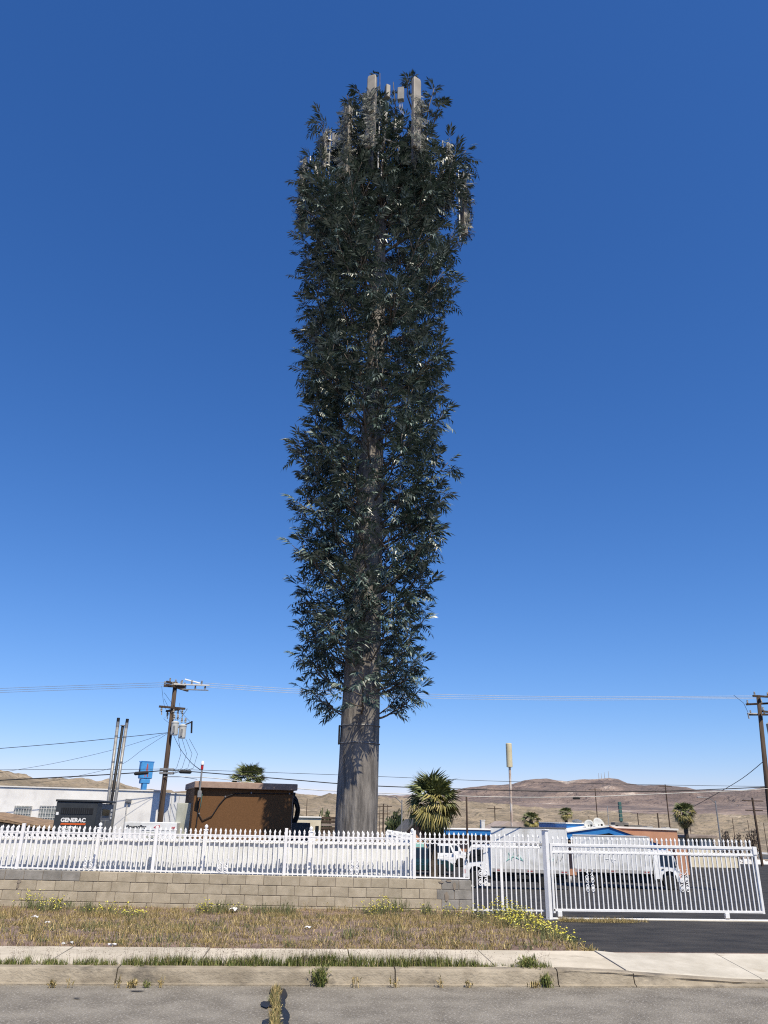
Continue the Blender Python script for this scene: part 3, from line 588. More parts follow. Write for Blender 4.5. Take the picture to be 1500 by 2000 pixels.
for (px, py, py2, Y, w, m) in ((757, 168, 192, 20.4, .17, 'antenna'), (783, 173, 197, 20.6, .24, 'radio'), (752, 221, 241, 20.5, .18, 'radio'), (777, 236, 257, 20.7, .27, 'radio'), (621, 322, 345, 22.3, .26, 'radio'), (655, 262, 300, 21.9, .22, 'radio'), (800, 300, 320, 21.2, .22, 'antenna'), (725, 318, 340, 21.2, .24, 'antenna')):
    p, q = onY(px, py, Y), onY(px, py2, Y); h = p.z-q.z; r = MB().bbox(-w/2, w/2, -.09, .09, 0, h, .02).build('radio_unit', m, tower, rel((p.x, Y, q.z)), (0, 0, random.uniform(-.5, .5)))
    f = MB()
    for c in range(6): f.box(-w/2+.02+c*(w-.04)/6, -.01-w/2+.03+c*(w-.04)/6+.004, .09, .13, .03, h-.03)
    f.build('cooling_fin', m, r)
    wr = MB()
    for c in range(3): cx = (c-1)*.04; wr.tube([(cx, 0, .0), (cx*1.5, .03, -.3), (cx*.5+.08, .15, -.65), (cx, .35, -1.0)], .009, 5)
    wr.build('jumper_cable', random.choice(('cablepale', 'cableblack', 'signgreen')), r)
for px, y0, y1, Y in ((688, 238, 300, 21.0), (742, 195, 330, 20.6), (644, 290, 360, 21.9), (748, 300, 345, 20.7)): MB().tube([rel(onY(px, y0, Y)), rel(onY(px-4, y1, Y))], .035, 8).build('mounting_pipe', 'steel', tower)
# bare and leafy tips sticking out at the very top
for (px, py, Y, bx, by, bY) in ((742, 143, 20.8, 748, 260, 21.6), (797, 150, 21.0, 805, 215, 21.6), (768, 160, 21.6, 766, 260, 22), (848, 172, 21.5, 832, 240, 21.8), (677, 186, 20.8, 702, 250, 21.4), (694, 176, 20.9, 735, 208, 21.2), (860, 200, 21.9, 845, 250, 22)):
    a, b_ = onY(bx, by, bY), onY(px, py, Y); md = a.lerp(b_, .5)+Vector((random.uniform(-.12, .12), 0, -.1)); t = MB().tube([rel(a), rel(md), rel(b_)], [.03, .022, .013], 6).build('branch', 'branchwood', tower, smooth=True)
    V = []; Fc = []; rnd = random.Random(int(px)); 
    for q in range(9): s = rnd.uniform(.35, 1); p = Vector(rel(a.lerp(b_, s))); frond(V, Fc, p, Vector((rnd.uniform(-1, 1), rnd.uniform(-1, 1), rnd.uniform(-.2, .9))), rnd.uniform(.22, .4), 6, rnd)
    fm = bpy.data.meshes.new('foliage'); fm.from_pydata(V, [], Fc); fm.materials.append(MATS['leaf']); fm.update(); put('foliage', fm, t, kind='stuff')
# ================================================================== THE COMPOUND BEHIND THE FENCE
def place_text(txt, size, m, parent, loc, rz=0, bold=0, sx=1, shear=0, name='lettering'):
    return put(name, text_mesh(txt, size, m, bold, sx, shear), parent, loc, (math.pi/2, 0, rz))
# big dark generator
g0 = onY(112, 1561, 24.3); g1 = onY(192, 1562, 24.3); GW = g1.x-g0.x; gzb = gz(24.3)-.02; GH = g0.z-gzb; GD = 2.0
gen = thing('generator', 'charcoal industrial generator cabinet with orange stripe behind the white fence', 'generator', (g0.x, 24.3, gzb))
MB().bbox(0, GW, 0, .55, 0, GH-.06, .015).build('housing', 'charcoal', gen)
MB().bbox(.02, GW-.02, .56, GD, 0, GH-.09, .015).build('housing', 'gengrey', gen)
MB().bbox(-.03, GW+.03, -.03, GD+.03, GH-.06, GH, .012).build('roof_cap', 'charcoal', gen)
lv = MB().bbox(.16, GW-.10, -.012, .0, GH-.39, GH-.22, .003).build('louvre', 'black', gen)
for k in range(13): x = .20+k*(GW-.36)/13; MB().box(x, x+.016, -.024, -.010, GH-.385, GH-.225).build('slat', 'charcoal', lv)
MB().box(.03, .10, -.006, 0, GH-.42, GH-.34).build('warning_label', 'lettering', gen)
place_text('GENERAC', .150, 'lettering', gen, (.19, -.006, GH-.60), bold=.006, sx=1.03)
MB().prism([(.19, GH-.675), (GW-.27, GH-.675), (GW-.25, GH-.63), (.22, GH-.63)], -.006, 0).build('stripe', 'orange', gen)
place_text('INDUSTRIAL', .098, 'lettering', gen, (.18, -.006, GH-.785), bold=.003, sx=1.0)
place_text('POWER', .098, 'lettering', gen, (.18, -.006, GH-.875), bold=.003, sx=1.0)
MB().bbox(GW-.022, GW-.004, .72, 1.55, GH-.42, GH-.24, .004).build('window', 'glass', gen)
for y0 in (.70, 1.17):
    dr = MB().bbox(GW-.020, GW+.002, y0, y0+.42, .10, GH-.55, .006).build('door', 'gengrey', gen); MB().bbox(GW+.002, GW+.02, y0+(.36 if y0 < 1 else .03), y0+(.39 if y0 < 1 else .06), GH-1.15, GH-.95, .004).build('handle', 'black', dr)
for z in (GH-.30, GH-.42, GH-.52): MB().box(GW-.018, GW-.010, 1.76, 1.90, z, z+.07).build('warning_label', 'lettering', gen)
# two exhaust stacks and the black pipe beside one
for i, (pt, pb, lab) in enumerate((((231.5, 1402), (212, 1560), 'left one of two tall galvanised vent pipes behind the generator'), ((249, 1404), (226, 1560), 'right one of two tall galvanised vent pipes with black pipe beside it'))):
    a, b = onY(*pt, 27), onY(*pb, 27); zb = gz(27)
    s = thing('vent_pipe', lab, 'pipe', (b.x, 27, zb), group='vent pipes behind the generator'); d = (a-b).normalized(); base = Vector((b.x, 27, b.z))+d*((zb-b.z)/d.z); off = base-Vector((b.x, 27, zb))
    P = lambda z: tuple(off+d*((z-zb)/d.z)); r = .051
    MB().tube([P(zb-.05), P(a.z-.30)], r, 14).build('shaft', 'galv', s, smooth=True)
    for k in range(3): z = lerp(b.z-.2, a.z-.3, (k+.6)/3); MB().tube([P(z), P(z+.06)], r*1.07, 14).build('collar', 'steel', s)
    MB().tube([P(a.z-.30), P(a.z-.13)], r*1.08, 14).build('sleeve', 'steel', s); MB().tube([P(a.z-.13), P(a.z)], r*1.0, 14).build('cap', 'black', s)
    if i:
        q = [(p[0]-.112, p[1]-.03, p[2]) for p in (P(zb-.05), P(a.z-.24))]; MB().tube(q, .046, 12).build('black_pipe', 'black', s, smooth=True); MB().tube([q[1], (q[1][0], q[1][1], q[1][2]+.03)], .075, 12).build('black_pipe_cap', 'steel', s)
# small white generator with printed name
w0, w1 = onY(244, 1605, 23.6), onY(346, 1607, 23.6); wz = gz(23.6)
pw = thing('generator', 'white portable generator with red and black printed name left of the brown shelter', 'generator', (w0.x, 23.6, wz)); WW = w1.x-w0.x; WH = w0.z-wz
MB().bbox(0, WW, 0, .9, 0, WH, .012).build('housing', 'boxwhite', pw)
place_text('PowerPro', .12, 'blackletter', pw, (.03, -.004, WH-.16), bold=.003, sx=1.15, shear=.3); place_text('40', .13, 'redletter', pw, (.80, -.004, WH-.165), bold=.004, sx=1.2, shear=.3); place_text('49', .10, 'redletter', pw, (WW-.17, -.004, WH-.175), bold=.002, sx=1.1, shear=.3)
MB().bbox(.46, .47, -.006, .0, WH-.5, WH-.20, .001).build('door_seam', 'black', pw); MB().bbox(.46, WW-.05, -.006, .0, WH-.215, WH-.205, .001).build('door_seam', 'black', pw)
dp = MB().bbox(.58, .98, -.010, .0, WH-.44, WH-.26, .003).build('control_panel', 'cabinet', pw)
for k in range(3): MB().box(.61+k*.12, .69+k*.12, -.016, -.009, WH-.35, WH-.31).build('gauge', 'black', dp)
# grey-green electric cabinet
c0, c1 = onY(346, 1568, 24.2), onY(374, 1569, 24.2); cz = gz(24.2); ec = thing('electric_cabinet', 'pale green electric cabinet against left end of the brown shelter', 'cabinet', (c0.x, 24.2, cz))
MB().bbox(0, c1.x-c0.x+.05, 0, .6, 0, c0.z-cz, .015).build('housing', 'cabinet', ec); MB().bbox(.03, c1.x-c0.x-.16, -.014, 0, .25, c0.z-cz-.05, .006).build('door', 'cabinet', ec); MB().bbox(.22, .40, -.11, -.014, .55+.6, .95+.6, .012).build('meter_box', 'galv', ec)
# brown shelter, turned a little
SA = math.radians(14); SY = 23.6; s0 = onY(380, 1545, SY); sb = gz(26)-.05; s1z = onY(380, 1527, SY).z
sh = thing('equipment_shelter', 'brown stucco equipment shelter with tan flat roof left of the tower', 'shelter', (s0.x, SY, sb), SA)
SW = 2.86; Hs = s1z-sb
for px in range(1): pass
MB().bbox(0, SW, 0, 2.6, 0, Hs-.16, .012).build('wall', 'brownstucco', sh)
MB().bbox(-.03, SW+.10, -.15, 2.75, Hs-.16, Hs+.02, .015).build('roof', 'fascia', sh)
MB().bbox(SW+.001, SW+.02, -.004, .06, 0, Hs-.165, .004).build('corner_trim', 'fascia', sh)
hx = [(.18, -.03, .35), (.20, -.03, .75), (.14, -.03, 1.15), (.16, -.03, Hs-.62), (.22, -.03, Hs-.36)]
cb1 = [(.17, -.03, Hs-.84), (.30, -.03, Hs-1.02), (.55, -.03, Hs-.90), (.72, -.03, Hs-.60), (.90, -.03, Hs-.37), (1.15, -.03, Hs-.29), (1.6, -.03, Hs-.26), (2.2, -.03, Hs-.265), (2.9, -.03, Hs-.25), (SW+.03, -.03, Hs-.26)]
MB().tube(cb1, .013, 6).build('cable', 'cableblack', sh, smooth=True)
MB().tube([(.14, -.03, .3), (.10, -.03, 1.0), (.15, -.03, Hs-.85), (.13, -.03, Hs-.60), (.20, -.03, Hs-.3)], .016, 6).build('cable', 'cableblack', sh, smooth=True)
MB().tube([(.22, -.02, Hs-.30), (.21, -.02, Hs-.6), (.18, -.02, Hs-.83)], .012, 6).build('cable', 'signgreen', sh, smooth=True)
for x_, z_ in ((.19, Hs-.84), (.88, Hs-.375), (1.62, Hs-.255), (2.75, Hs-.245)): MB().lathe([(.0, -.05), (.022, -.05), (.022, .0), (0, .0)], 8, (x_, -.0, z_), 'Y').build('cable_clip', 'steel', sh)
cm = MB(); rn = random.Random(4)                             # coiled feed lines at the right end
for k in range(9):
    r_ = rn.uniform(.16, .30); cy = rn.uniform(.15, .55); cm.tube([(SW+.03+abs(math.sin(t))*r_*rn.uniform(.95, 1.05), cy+.1*math.cos(t), Hs-.75-.42*math.cos(t)*r_/.25) for t in [math.pi*q/12 for q in range(13)]], .026, 7)
cm.build('feed_cable', 'cableblack', sh, smooth=True)
MB().tube([(SW+.10, .3, Hs-.2), (SW+.07, .3, Hs-.6), (SW+.08, .28, .4)], .05, 8).build('conduit', 'black', sh)
MB().bbox(SW+.02, SW+.60, .1, .9, .0, onY(590, 1607, SY+.8).z-sb, .012).build('side_cabinet', 'charcoal', sh)
gps = thing('gps_antenna', 'white cone shaped antenna with red band on a pipe at the shelter corner', 'antenna', (onY(390, 1545, SY-.2).x, SY-.19, Hs+sb-.42))
d = onY(396, 1486, SY-.2).z-(Hs+sb-.42); MB().tube([(0, 0, 0), (.0, 0, d-.24)], .026, 9).build('pipe', 'galv', gps); MB().bbox(-.05, .06, -.03, .06, .0, .18, .008).build('junction_box', 'galv', gps)
MB().lathe([(.03, d-.24), (.038, d-.23), (.038, d-.12), (.032, d-.12)], 12).build('red_band', 'redlamp', gps); MB().lathe([(.045, d-.12), (.048, d-.10), (.046, d-.05), (.03, d-.015), (.006, d)], 14).build('dome', 'white', gps, smooth=True)
# shingle roofed hut at the far left
r0, r1 = onY(0, 1584, 28.9), onY(112, 1615, 25.2); hut = thing('hut', 'small hut with brown shingle roof at the left edge behind the fence', 'hut', (r1.x, 26.4, gz(26)))
hz = r1.z-gz(26); slope = (r0.z-r1.z)/(r1.x-r0.x); Lh = 4.2
MB().prism([(-.25, 0), (-.25, hz-.12), (-Lh, hz+slope*Lh-.12), (-2*Lh+.25, hz-.12), (-2*Lh+.25, 0)], -1.0, 2.2).build('wall', 'tanwall', hut)
tile = MB().bbox(-.28, .0, -.145, .145, -.010, .012, .003).mesh('shingle', 'shingle')
rf = MB().prism([(0, hz-.06), (-Lh, hz+slope*Lh-.06), (-Lh, hz+slope*Lh-.10), (0, hz-.10)], -1.3, 2.6).build('roof', 'shingle', hut)
MB().prism([(-2*Lh, hz-.06), (-2*Lh, hz-.1), (-Lh, hz+slope*Lh-.10), (-Lh, hz+slope*Lh-.06)], -1.3, 2.6).build('roof', 'shingle', hut)
an = math.atan(slope); n = int(Lh/math.cos(an)/.25)
for i in range(min(n, 12)):
    for j in range(13): put('shingle', tile, rf, (-(i*.25)*math.cos(an), -1.16+j*.297+(.15 if i % 2 else 0), hz-.045+i*.25*math.sin(an)), (0, an+.03, 0))

# ================================================================== TRUCKS AND CARS
def wheel(parent, x, y, r, w, tyre='rubber', rim='alu', hub='white'):
    t = MB().lathe([(r*.60, -w/2), (r*.92, -w/2), (r, -w*.36), (r, w*.36), (r*.92, w/2), (r*.60, w/2)], 24, (0, 0, 0), 'Y').build('wheel', tyre, parent, (x, y, r), smooth=False)
    s = -1 if y < 0 else 1
    MB().lathe([(r*.20, s*w*.10), (r*.44, s*w*.22), (r*.50, s*w*.47), (r*.605, s*w*.485), (r*.605, s*w*.30)][::s], 24, (0, 0, 0), 'Y').build('rim', rim, t); MB().lathe([(0, s*w*.12), (r*.17, s*w*.12), (r*.14, s*w*.42), (0, s*w*.44)][::s], 12, (0, 0, 0), 'Y').build('hub', hub, t)
    for k in range(6): a = k*math.pi/3; MB().lathe([(0, s*w*.27), (r*.065, s*w*.27), (r*.05, s*w*.30), (0, s*w*.30)][::s], 6, (r*.34*math.cos(a), 0, r*.34*math.sin(a)), 'Y').build('hand_hole', 'black', t)
    return t
def truck(label, loc, rz, BLn, BHt, BZ, group, style):
    t = thing('box_truck', label, 'truck', loc, rz, group); Wd = 1.15; r = .39
    # local +x is the front; box from -BLn to 0, cab from .14 to 1.75
    bx = MB().bbox(-BLn, 0, -Wd, Wd, BZ, BZ+BHt, .03).build('cargo_box', 'boxwhite', t)
    for sy in (-1, 1):
        MB().box(-BLn-.002, .002, sy*Wd-.012, sy*Wd+.012, BZ-.02, BZ+.16).build('bottom_rail', 'rail', bx); MB().box(-BLn-.002, .004, sy*Wd-.014, sy*Wd+.014, BZ+BHt-.05, BZ+BHt+.012).build('top_rail', 'rail' if style == 1 else 'darkroof', bx)
        for xx in (-BLn+.03, -.03): MB().box(xx-.04, xx+.04, sy*Wd-.011, sy*Wd+.011, BZ+.16, BZ+BHt-.05).build('corner_post', 'boxwhite', bx)
        k = 1
        while k*.62 < BLn-.2: MB().box(-k*.62-.006, -k*.62+.006, sy*Wd-.004, sy*Wd+.004, BZ+.17, BZ+BHt-.06).build('panel_seam', 'rail', bx); k += 1
        for xx in (-BLn+.25, -BLn*.5, -.35): MB().box(xx-.14, xx+.14, sy*Wd-.016, sy*Wd+.016, BZ+.05, BZ+.09).build('reflector', 'redlamp', bx)
    MB().box(-BLn+.1, 1.1, -.42, .42, .48, BZ-.02).build('chassis', 'black', t); MB().bbox(-BLn+.3, -.5, -1.0, 1.0, BZ-.14, BZ-.022, .01).build('floor_beam', 'black', t)
    MB().bbox(-BLn+.25, .05, -.86, .86, .30, BZ-.16, .04).build('underbody', 'black', t)  # black block added for the shade beneath the box, with axles and tanks
    MB().bbox(-BLn-.12, -BLn+.0, -1.0, 1.0, .45, .56, .01).build('rear_bumper', 'rail', t)
    for sy in (-1, 1):
        MB().bbox(-2.0, -1.25, sy*.92-.18, sy*.92+.18, .42, BZ-.10, .05).build('fuel_tank', 'rubber', t); MB().box(-BLn+.75, -BLn+.78, sy*.9-.2, sy*.9+.2, .22, BZ-.05).build('mud_flap', 'rubber', t)
        wheel(t, -BLn+1.30, sy*.90, r, .34, rim='farwhite', hub='rail'); wheel(t, .943, sy*.95, r, .22, rim='farwhite', hub='alu')
    H = 2.12; Cw = .98
    side = [(.10, .50), (.62, .50), (.68, .80), (.88, .98), (1.15, 1.04), (1.42, .98), (1.60, .78), (1.66, .46), (1.92, .46), (1.95, .95), (1.86, 1.28), (1.52, H-.12), (1.40, H), (.16, H), (.10, H-.08)]
    cab = MB()
    vs = []; k = len(side)
    for sy, ins in ((-1, 0), (1, 0)):
        for x, z in side: tw = Cw-(.12*max(0, (z-1.2))/(H-1.2)); vs.append((x, sy*tw, z))
    def tri_fan(idx): return [tuple(idx)]
    cab.add(vs, [tuple(range(k)), tuple(range(k, 2*k))[::-1]]+[(i, i+k, (i+1) % k+k, (i+1) % k) for i in range(k)]); cb = cab.build('cab', 'vanwhite', t)
    MB().add([(1.535, -.80, H-.16), (1.535, .80, H-.16), (1.868, .90, 1.33), (1.868, -.90, 1.33)], [(0, 1, 2, 3)]).build('windshield', 'glass', cb, (.012, 0, .004))
    for sy in (-1, 1):
        yw = lambda z: sy*(Cw-.12*max(0, z-1.2)/(H-1.2)+.006)
        P = [(.62, 1.30), (1.70, 1.22), (1.62, 1.42), (1.40, H-.24), (.62, H-.22)]; MB().add([(x, yw(z), z) for x, z in P], [tuple(range(5)) if sy < 0 else tuple(range(5))[::-1]]).build('side_window', 'glass', cb)
        for a, b in (((.56, .62), (.56, H-.14)), ((1.73, 1.0), (1.40, H-.14)), ((.56, H-.14), (1.40, H-.14)), ((1.73, 1.0), (1.73, 1.22))): MB().tube([(a[0], yw(a[1]), a[1]), (b[0], yw(b[1]), b[1])], .008, 4).build('door_seam', 'rail', cb)
        MB().box(.66, .80, yw(1.12)-.02, yw(1.12)+.02, 1.10, 1.14).build('door_handle', 'black', cb)
        mr = MB().tube([(1.62, yw(1.7), 1.80), (1.72, yw(1.7)*1.16, 1.78), (1.72, yw(1.7)*1.18, 1.30), (1.68, yw(1.2), 1.24)], .014, 5).build('mirror_arm', 'black', cb); MB().bbox(1.68, 1.75, yw(1.7)*1.18-.09, yw(1.7)*1.18+.09, 1.40, 1.74, .02).build('mirror', 'black', mr)
        MB().bbox(1.88, 1.965, sy*.66-.22, sy*.66+.22, .66, .86, .02).build('headlight', 'lamp', cb); MB().bbox(1.84, 1.94, sy*.93-.06, sy*.93+.06, .64, .86, .015).build('turn_signal', 'orange' if style else 'redlamp', cb)
        MB().bbox(.12, .60, sy*(Cw-.08)-.09, sy*(Cw-.08)+.09, .40, .58, .02).build('step', 'rubber', cb)
    MB().bbox(1.86, 2.04, -.97, .97, .40, .62, .03).build('front_bumper', 'vanwhite', cb); MB().bbox(1.93, 1.965, -.42, .42, .70, .92, .01).build('grille', 'black', cb)
    MB().bbox(.14, 1.72, -.80, .80, .46, 1.02, .02).build('engine_bay', 'black', cb)
    cb.scale = (.82, 1, 1)
    return t, bx, Wd
def zat(x, y): return gz(y)-.01
th = math.radians(17.5)
def px_of(P): d = np.array(P)-EYE; return 750+FPX*(d@CR)/(d@CF)
a = onY(960, 1700, 46.3); t1, bx1, Wd = truck('white box truck facing left with teal graffiti, behind the gate post', (a.x+.38, 46.3+1.1, zat(0, 46.5)+.08), math.pi-th, 4.17, 2.30, .80, None, 0)
for pts, m in (([(-.9, .62), (-.95, .98), (-1.1, .60), (-1.25, 1.0), (-1.3, .66), (-1.55, .95), (-1.6, .62)], 'graffiti'), ([(-.8, .55), (-1.2, .78), (-1.75, .58), (-1.5, .85)], 'graffiti'), ([(-3.0, 1.0), (-3.1, .55), (-3.25, .92), (-3.35, .6)], 'graffiti'), ([(-3.05, .75), (-3.4, .70)], 'graffiti'), ([(-3.55, .55), (-3.65, .9), (-3.75, .62), (-3.9, .88)], 'graffitigrey')):
    MB().tube([(x, Wd+.004, .80+z) for x, z in pts], .022, 4).build('graffiti', m, bx1)
MB().box(-1.45, -1.40, Wd+.002, Wd+.02, 1.6, 2.3).build('tie_rail', 'rail', bx1); MB().box(-2.9, -1.4, Wd+.0, Wd+.016, 2.18, 2.30).build('tie_rail', 'rail', bx1)
b = onY(1272, 1706, 49.4); t2, bx2, Wd = truck('white box truck facing right, behind the sliding gate', (b.x+.42, 49.4+1.0, zat(0, 49.6)), -th, 4.58, 2.05, .86, None, 1)
for pts in ([(-2.6, .6), (-2.45, .95), (-2.3, .55), (-2.15, .9)], [(-2.7, .75), (-2.1, .7)]): MB().tube([(x, -Wd-.004, .86+z) for x, z in pts], .02, 4).build('graffiti', 'white', bx2)
def suv(label, paint, loc, rz, L=4.6, H=1.68, group=None, name='car', cat='car'):
    t = thing(name, label, cat, loc, rz, group); Wd = .90; r = .345; f = L/2
    wx = (-f+.85, f-.88)
    low = [(-f, .42), (-f+.03, .95), (-f+.12, 1.02), (f-1.25, 1.00), (f-.35, .90), (f-.06, .74), (f, .50), (f-.05, .30)]
    arch = lambda c: [(c+.42*math.cos(q), .30+.42*math.sin(q)*1.0) for q in [math.pi*k/8 for k in range(9)]]
    poly = low+arch(wx[1])+arch(wx[0])+[(-f+.04, .30)]
    vs = []; k = len(poly)
    for sy in (-1, 1): vs += [(x, sy*(Wd-(.05 if z > .9 else 0)), z) for x, z in poly]
    body = MB().add(vs, [tuple(range(k)), tuple(range(k, 2*k))[::-1]]+[(i, i+k, (i+1) % k+k, (i+1) % k) for i in range(k)]).build('body', paint, t)
    top = [(-f+.10, 1.0), (-f+.38, H-.06), (-f+.60, H), (.35, H), (.72, H-.08), (f-1.28, .99)]; vs = []; n = len(top)
    for sy in (-1, 1): vs += [(x, sy*(Wd-.06-.17*(z-1)/(H-1)), z) for x, z in top]
    MB().add(vs, [tuple(range(n)), tuple(range(n, 2*n))[::-1]]+[(i, i+n, (i+1) % n+n, (i+1) % n) for i in range(n)]).build('cabin', paint, t)
    for sy in (-1, 1):
        yy = lambda z: sy*(Wd-.06-.17*(z-1)/(H-1)+.006); zt = H-.10; zb = 1.05
        for P in ([(-f+.38, zb), (-f+.98, zb), (-f+.98, zt), (-f+.52, zt)], [(-f+1.04, zb), (-.05, zb), (-.05, zt), (-f+1.04, zt)], [(.01, zb), (f-1.52, zb), (.58, zt), (.01, zt)]): MB().add([(x, yy(z), z) for x, z in P], [(0, 1, 2, 3)]).build('side_window', 'glass', t)
        for w_ in wx: wheel(t, w_, sy*(Wd-.10), r, .22, hub='alu')
        MB().bbox(f-1.55, f-1.38, sy*(Wd+.09)-.09, sy*(Wd+.09)+.09, 1.0, 1.13, .03).build('mirror', paint, t)
        MB().bbox(f-.30, f-.02, sy*.68-.16, sy*.68+.16, .66, .80, .02).build('headlight', 'lamp', t); MB().bbox(-f-.01, -f+.10, sy*.74-.13, sy*.74+.13, .72, .98, .02).build('tail_light', 'redlamp', t)
        for xs_ in (-.85, .1): MB().box(xs_, xs_+.18, sy*(Wd-.03)-.03, sy*(Wd-.03)+.03, .90, .93).build('door_handle', paint, t)
        for xs_ in (-1.05, -.02, 1.0): MB().box(xs_, xs_+.012, sy*(Wd-.0)-.004, sy*Wd+.002, .42, .90).build('door_seam', 'black', t)
    vs = [(.76, -.68, H-.12), (.76, .68, H-.12), (f-1.30, .80, 1.03), (f-1.30, -.80, 1.03)]; MB().add(vs, [(0, 1, 2, 3)]).build('windshield', 'glass', t, (.01, 0, .012))
    MB().bbox(f-.08, f+.012, -.45, .45, .45, .66, .01).build('grille', 'black', t); MB().bbox(-f-.02, f-.0, -.80, .80, .24, .34, .02).build('underbody', 'black', t)
    return t
p = onZ(860, 1707, -2.04); suv('dark teal sport utility vehicle parked behind the big palm trunk', 'tealpaint', (p.x-1.45, p.y, gz(p.y)-.02), math.radians(-6), 4.7, 1.75)
p = onZ(897, 1691, -2.0); suv('white sport utility vehicle parked just behind the dark teal one', 'vanwhite', (p.x-1.42, p.y, gz(p.y)-.02), math.radians(-4), 4.6, 1.70)
p = onZ(912, 1688, -2.0); suv('white car mostly hidden behind the white sport utility vehicle', 'vanwhite', (p.x-1.25, p.y+1.5, gz(p.y+1.5)-.02), math.radians(-4), 4.6, 1.62)
# ================================================================== PALMS, BUSHES
def fan_mesh(seed, m, droop, spread=1.25, nseg=17, pet=.45):
    rnd = random.Random(seed); V = []; Fc = []
    o = len(V); V += [(0, -.018, 0), (0, .018, 0), (pet, .010, .02), (pet, -.010, .02)]; Fc += [(0, 1, 2), (0, 2, 3)]
    for k in range(nseg):
        a = lerp(-spread, spread, k/(nseg-1)); L = (1-pet)*1.35*(1-.22*abs(a)/spread)*rnd.uniform(.88, 1.08); w = .032; d = Vector((math.cos(a), math.sin(a), 0)); sd_ = Vector((-d.y, d.x, 0)); p = Vector((pet, 0, .02))
        m1 = p+d*(L*.55)+Vector((0, 0, -.03*droop+rnd.uniform(-.02, .02))); e = p+d*(L*(1-.15*droop))+Vector((0, 0, -L*.55*droop*rnd.uniform(.6, 1.3))); o = len(V)
        V += [tuple(p), tuple(m1+sd_*w), tuple(m1-sd_*w+Vector((0, 0, .02))), tuple(e)]; Fc += [(o, o+2, o+1), (o+1, o+2, o+3)]
    me = bpy.data.meshes.new('frond'); me.from_pydata(V, [], Fc); me.materials.append(MATS[m]); me.update(); return me
FANS = {m: [fan_mesh(70+k+i*10, m, dr) for k in range(3)] for i, (m, dr) in enumerate((('palmgreen', .55), ('palmolive', .8), ('palmdead', 1.2)))}
def palm(label, X, Y, ztop, zcrown, rad, tr_, n=70, skirt=.5, seed=1, group='fan palms'):
    rnd = random.Random(seed); zb = gz(Y); t = thing('fan_palm', label, 'palm tree', (X, Y, zb), group=group); hc = zcrown-zb
    prof = [(tr_*1.25, -.1), (tr_*1.05, .3)]+[(tr_*(1+.05*((k % 2)*2-1)), lerp(.4, hc, k/14)) for k in range(15)]+[(tr_*.6, hc+.2)]
    MB().lathe(prof, 12).build('trunk', 'palmtrunk', t)
    for k in range(n):
        u = (k+.5)/n; el = lerp(1.35, -.35-skirt*1.1, u**1.15)+rnd.uniform(-.12, .12); az = k*2.39996+rnd.uniform(-.3, .3)
        m = 'palmgreen' if el > -.05 else ('palmolive' if el > -.85 else 'palmdead'); 
        if rnd.random() < .15 and el < .5: m = 'palmolive'
        up_h = ztop-zcrown; s = lerp(up_h, rad, min(1, abs(math.cos(el))))*rnd.uniform(.88, 1.06) if el > 0 else rad*rnd.uniform(.85, 1.05)
        put('frond', rnd.choice(FANS[m]), t, (tr_*.5*math.cos(az), tr_*.5*math.sin(az), hc+.12-.25*max(0, -el)), (rnd.uniform(-.5, .5), -el, az), s/1.12)
    return t
p = onY(845, 1575, 38); palm('largest fan palm with shaggy olive skirt, behind the white fence right of the tower', p.x, 38, onY(845, 1500, 38).z, p.z, 1.42, .215, 74, .9, 2)
p = onY(484, 1530, 58); palm('fan palm whose crown shows above the brown shelter roof', p.x, 58, onY(484, 1489, 58).z, p.z, 1.5, .2, 60, .5, 3)
p = onY(1037, 1602, 95); palm('small fan palm above the left box truck', p.x, 95, onY(1037, 1585, 95).z, p.z, 1.25, .22, 46, .7, 4)
p = onY(1105, 1590, 105); palm('small fan palm beside the blue roof edge', p.x, 105, onY(1105, 1577, 105).z, p.z, 1.1, .2, 42, .4, 5)
p = onY(1336, 1590, 78); palm('fan palm with hanging skirt at the right end of the terracotta building', p.x, 78, onY(1336, 1567, 78).z, p.z, 1.32, .2, 70, 1.0, 6)
def bush_mesh(seed, n=420, m='bush', ls=.16):
    rnd = random.Random(seed); V = []; Fc = []; cl = [(Vector((rnd.uniform(-.6, .6), rnd.uniform(-.5, .5), rnd.uniform(.25, .75))), rnd.uniform(.22, .42)) for _ in range(9)]
    for k in range(n):
        c, r = rnd.choice(cl); d = Vector((rnd.gauss(0, 1), rnd.gauss(0, 1), rnd.gauss(0, 1))).normalized(); p = c+d*r*rnd.uniform(.5, 1)**.5; q = Vector((rnd.gauss(0, 1), rnd.gauss(0, 1), rnd.gauss(0, 1))).normalized(); w = q.orthogonal().normalized()*ls*.4; o = len(V)
        V += [tuple(p-q*ls*.5), tuple(p+w), tuple(p+q*ls*.6), tuple(p-w)]; Fc += [(o, o+1, o+2, o+3)]
    me = bpy.data.meshes.new('crown'); me.from_pydata(V, [], Fc); me.materials.append(MATS[m]); me.update(); return me
BUSH = [bush_mesh(k) for k in range(3)]; TWIG = [bush_mesh(20+k, 260, 'scrubtwig', .13) for k in range(2)]
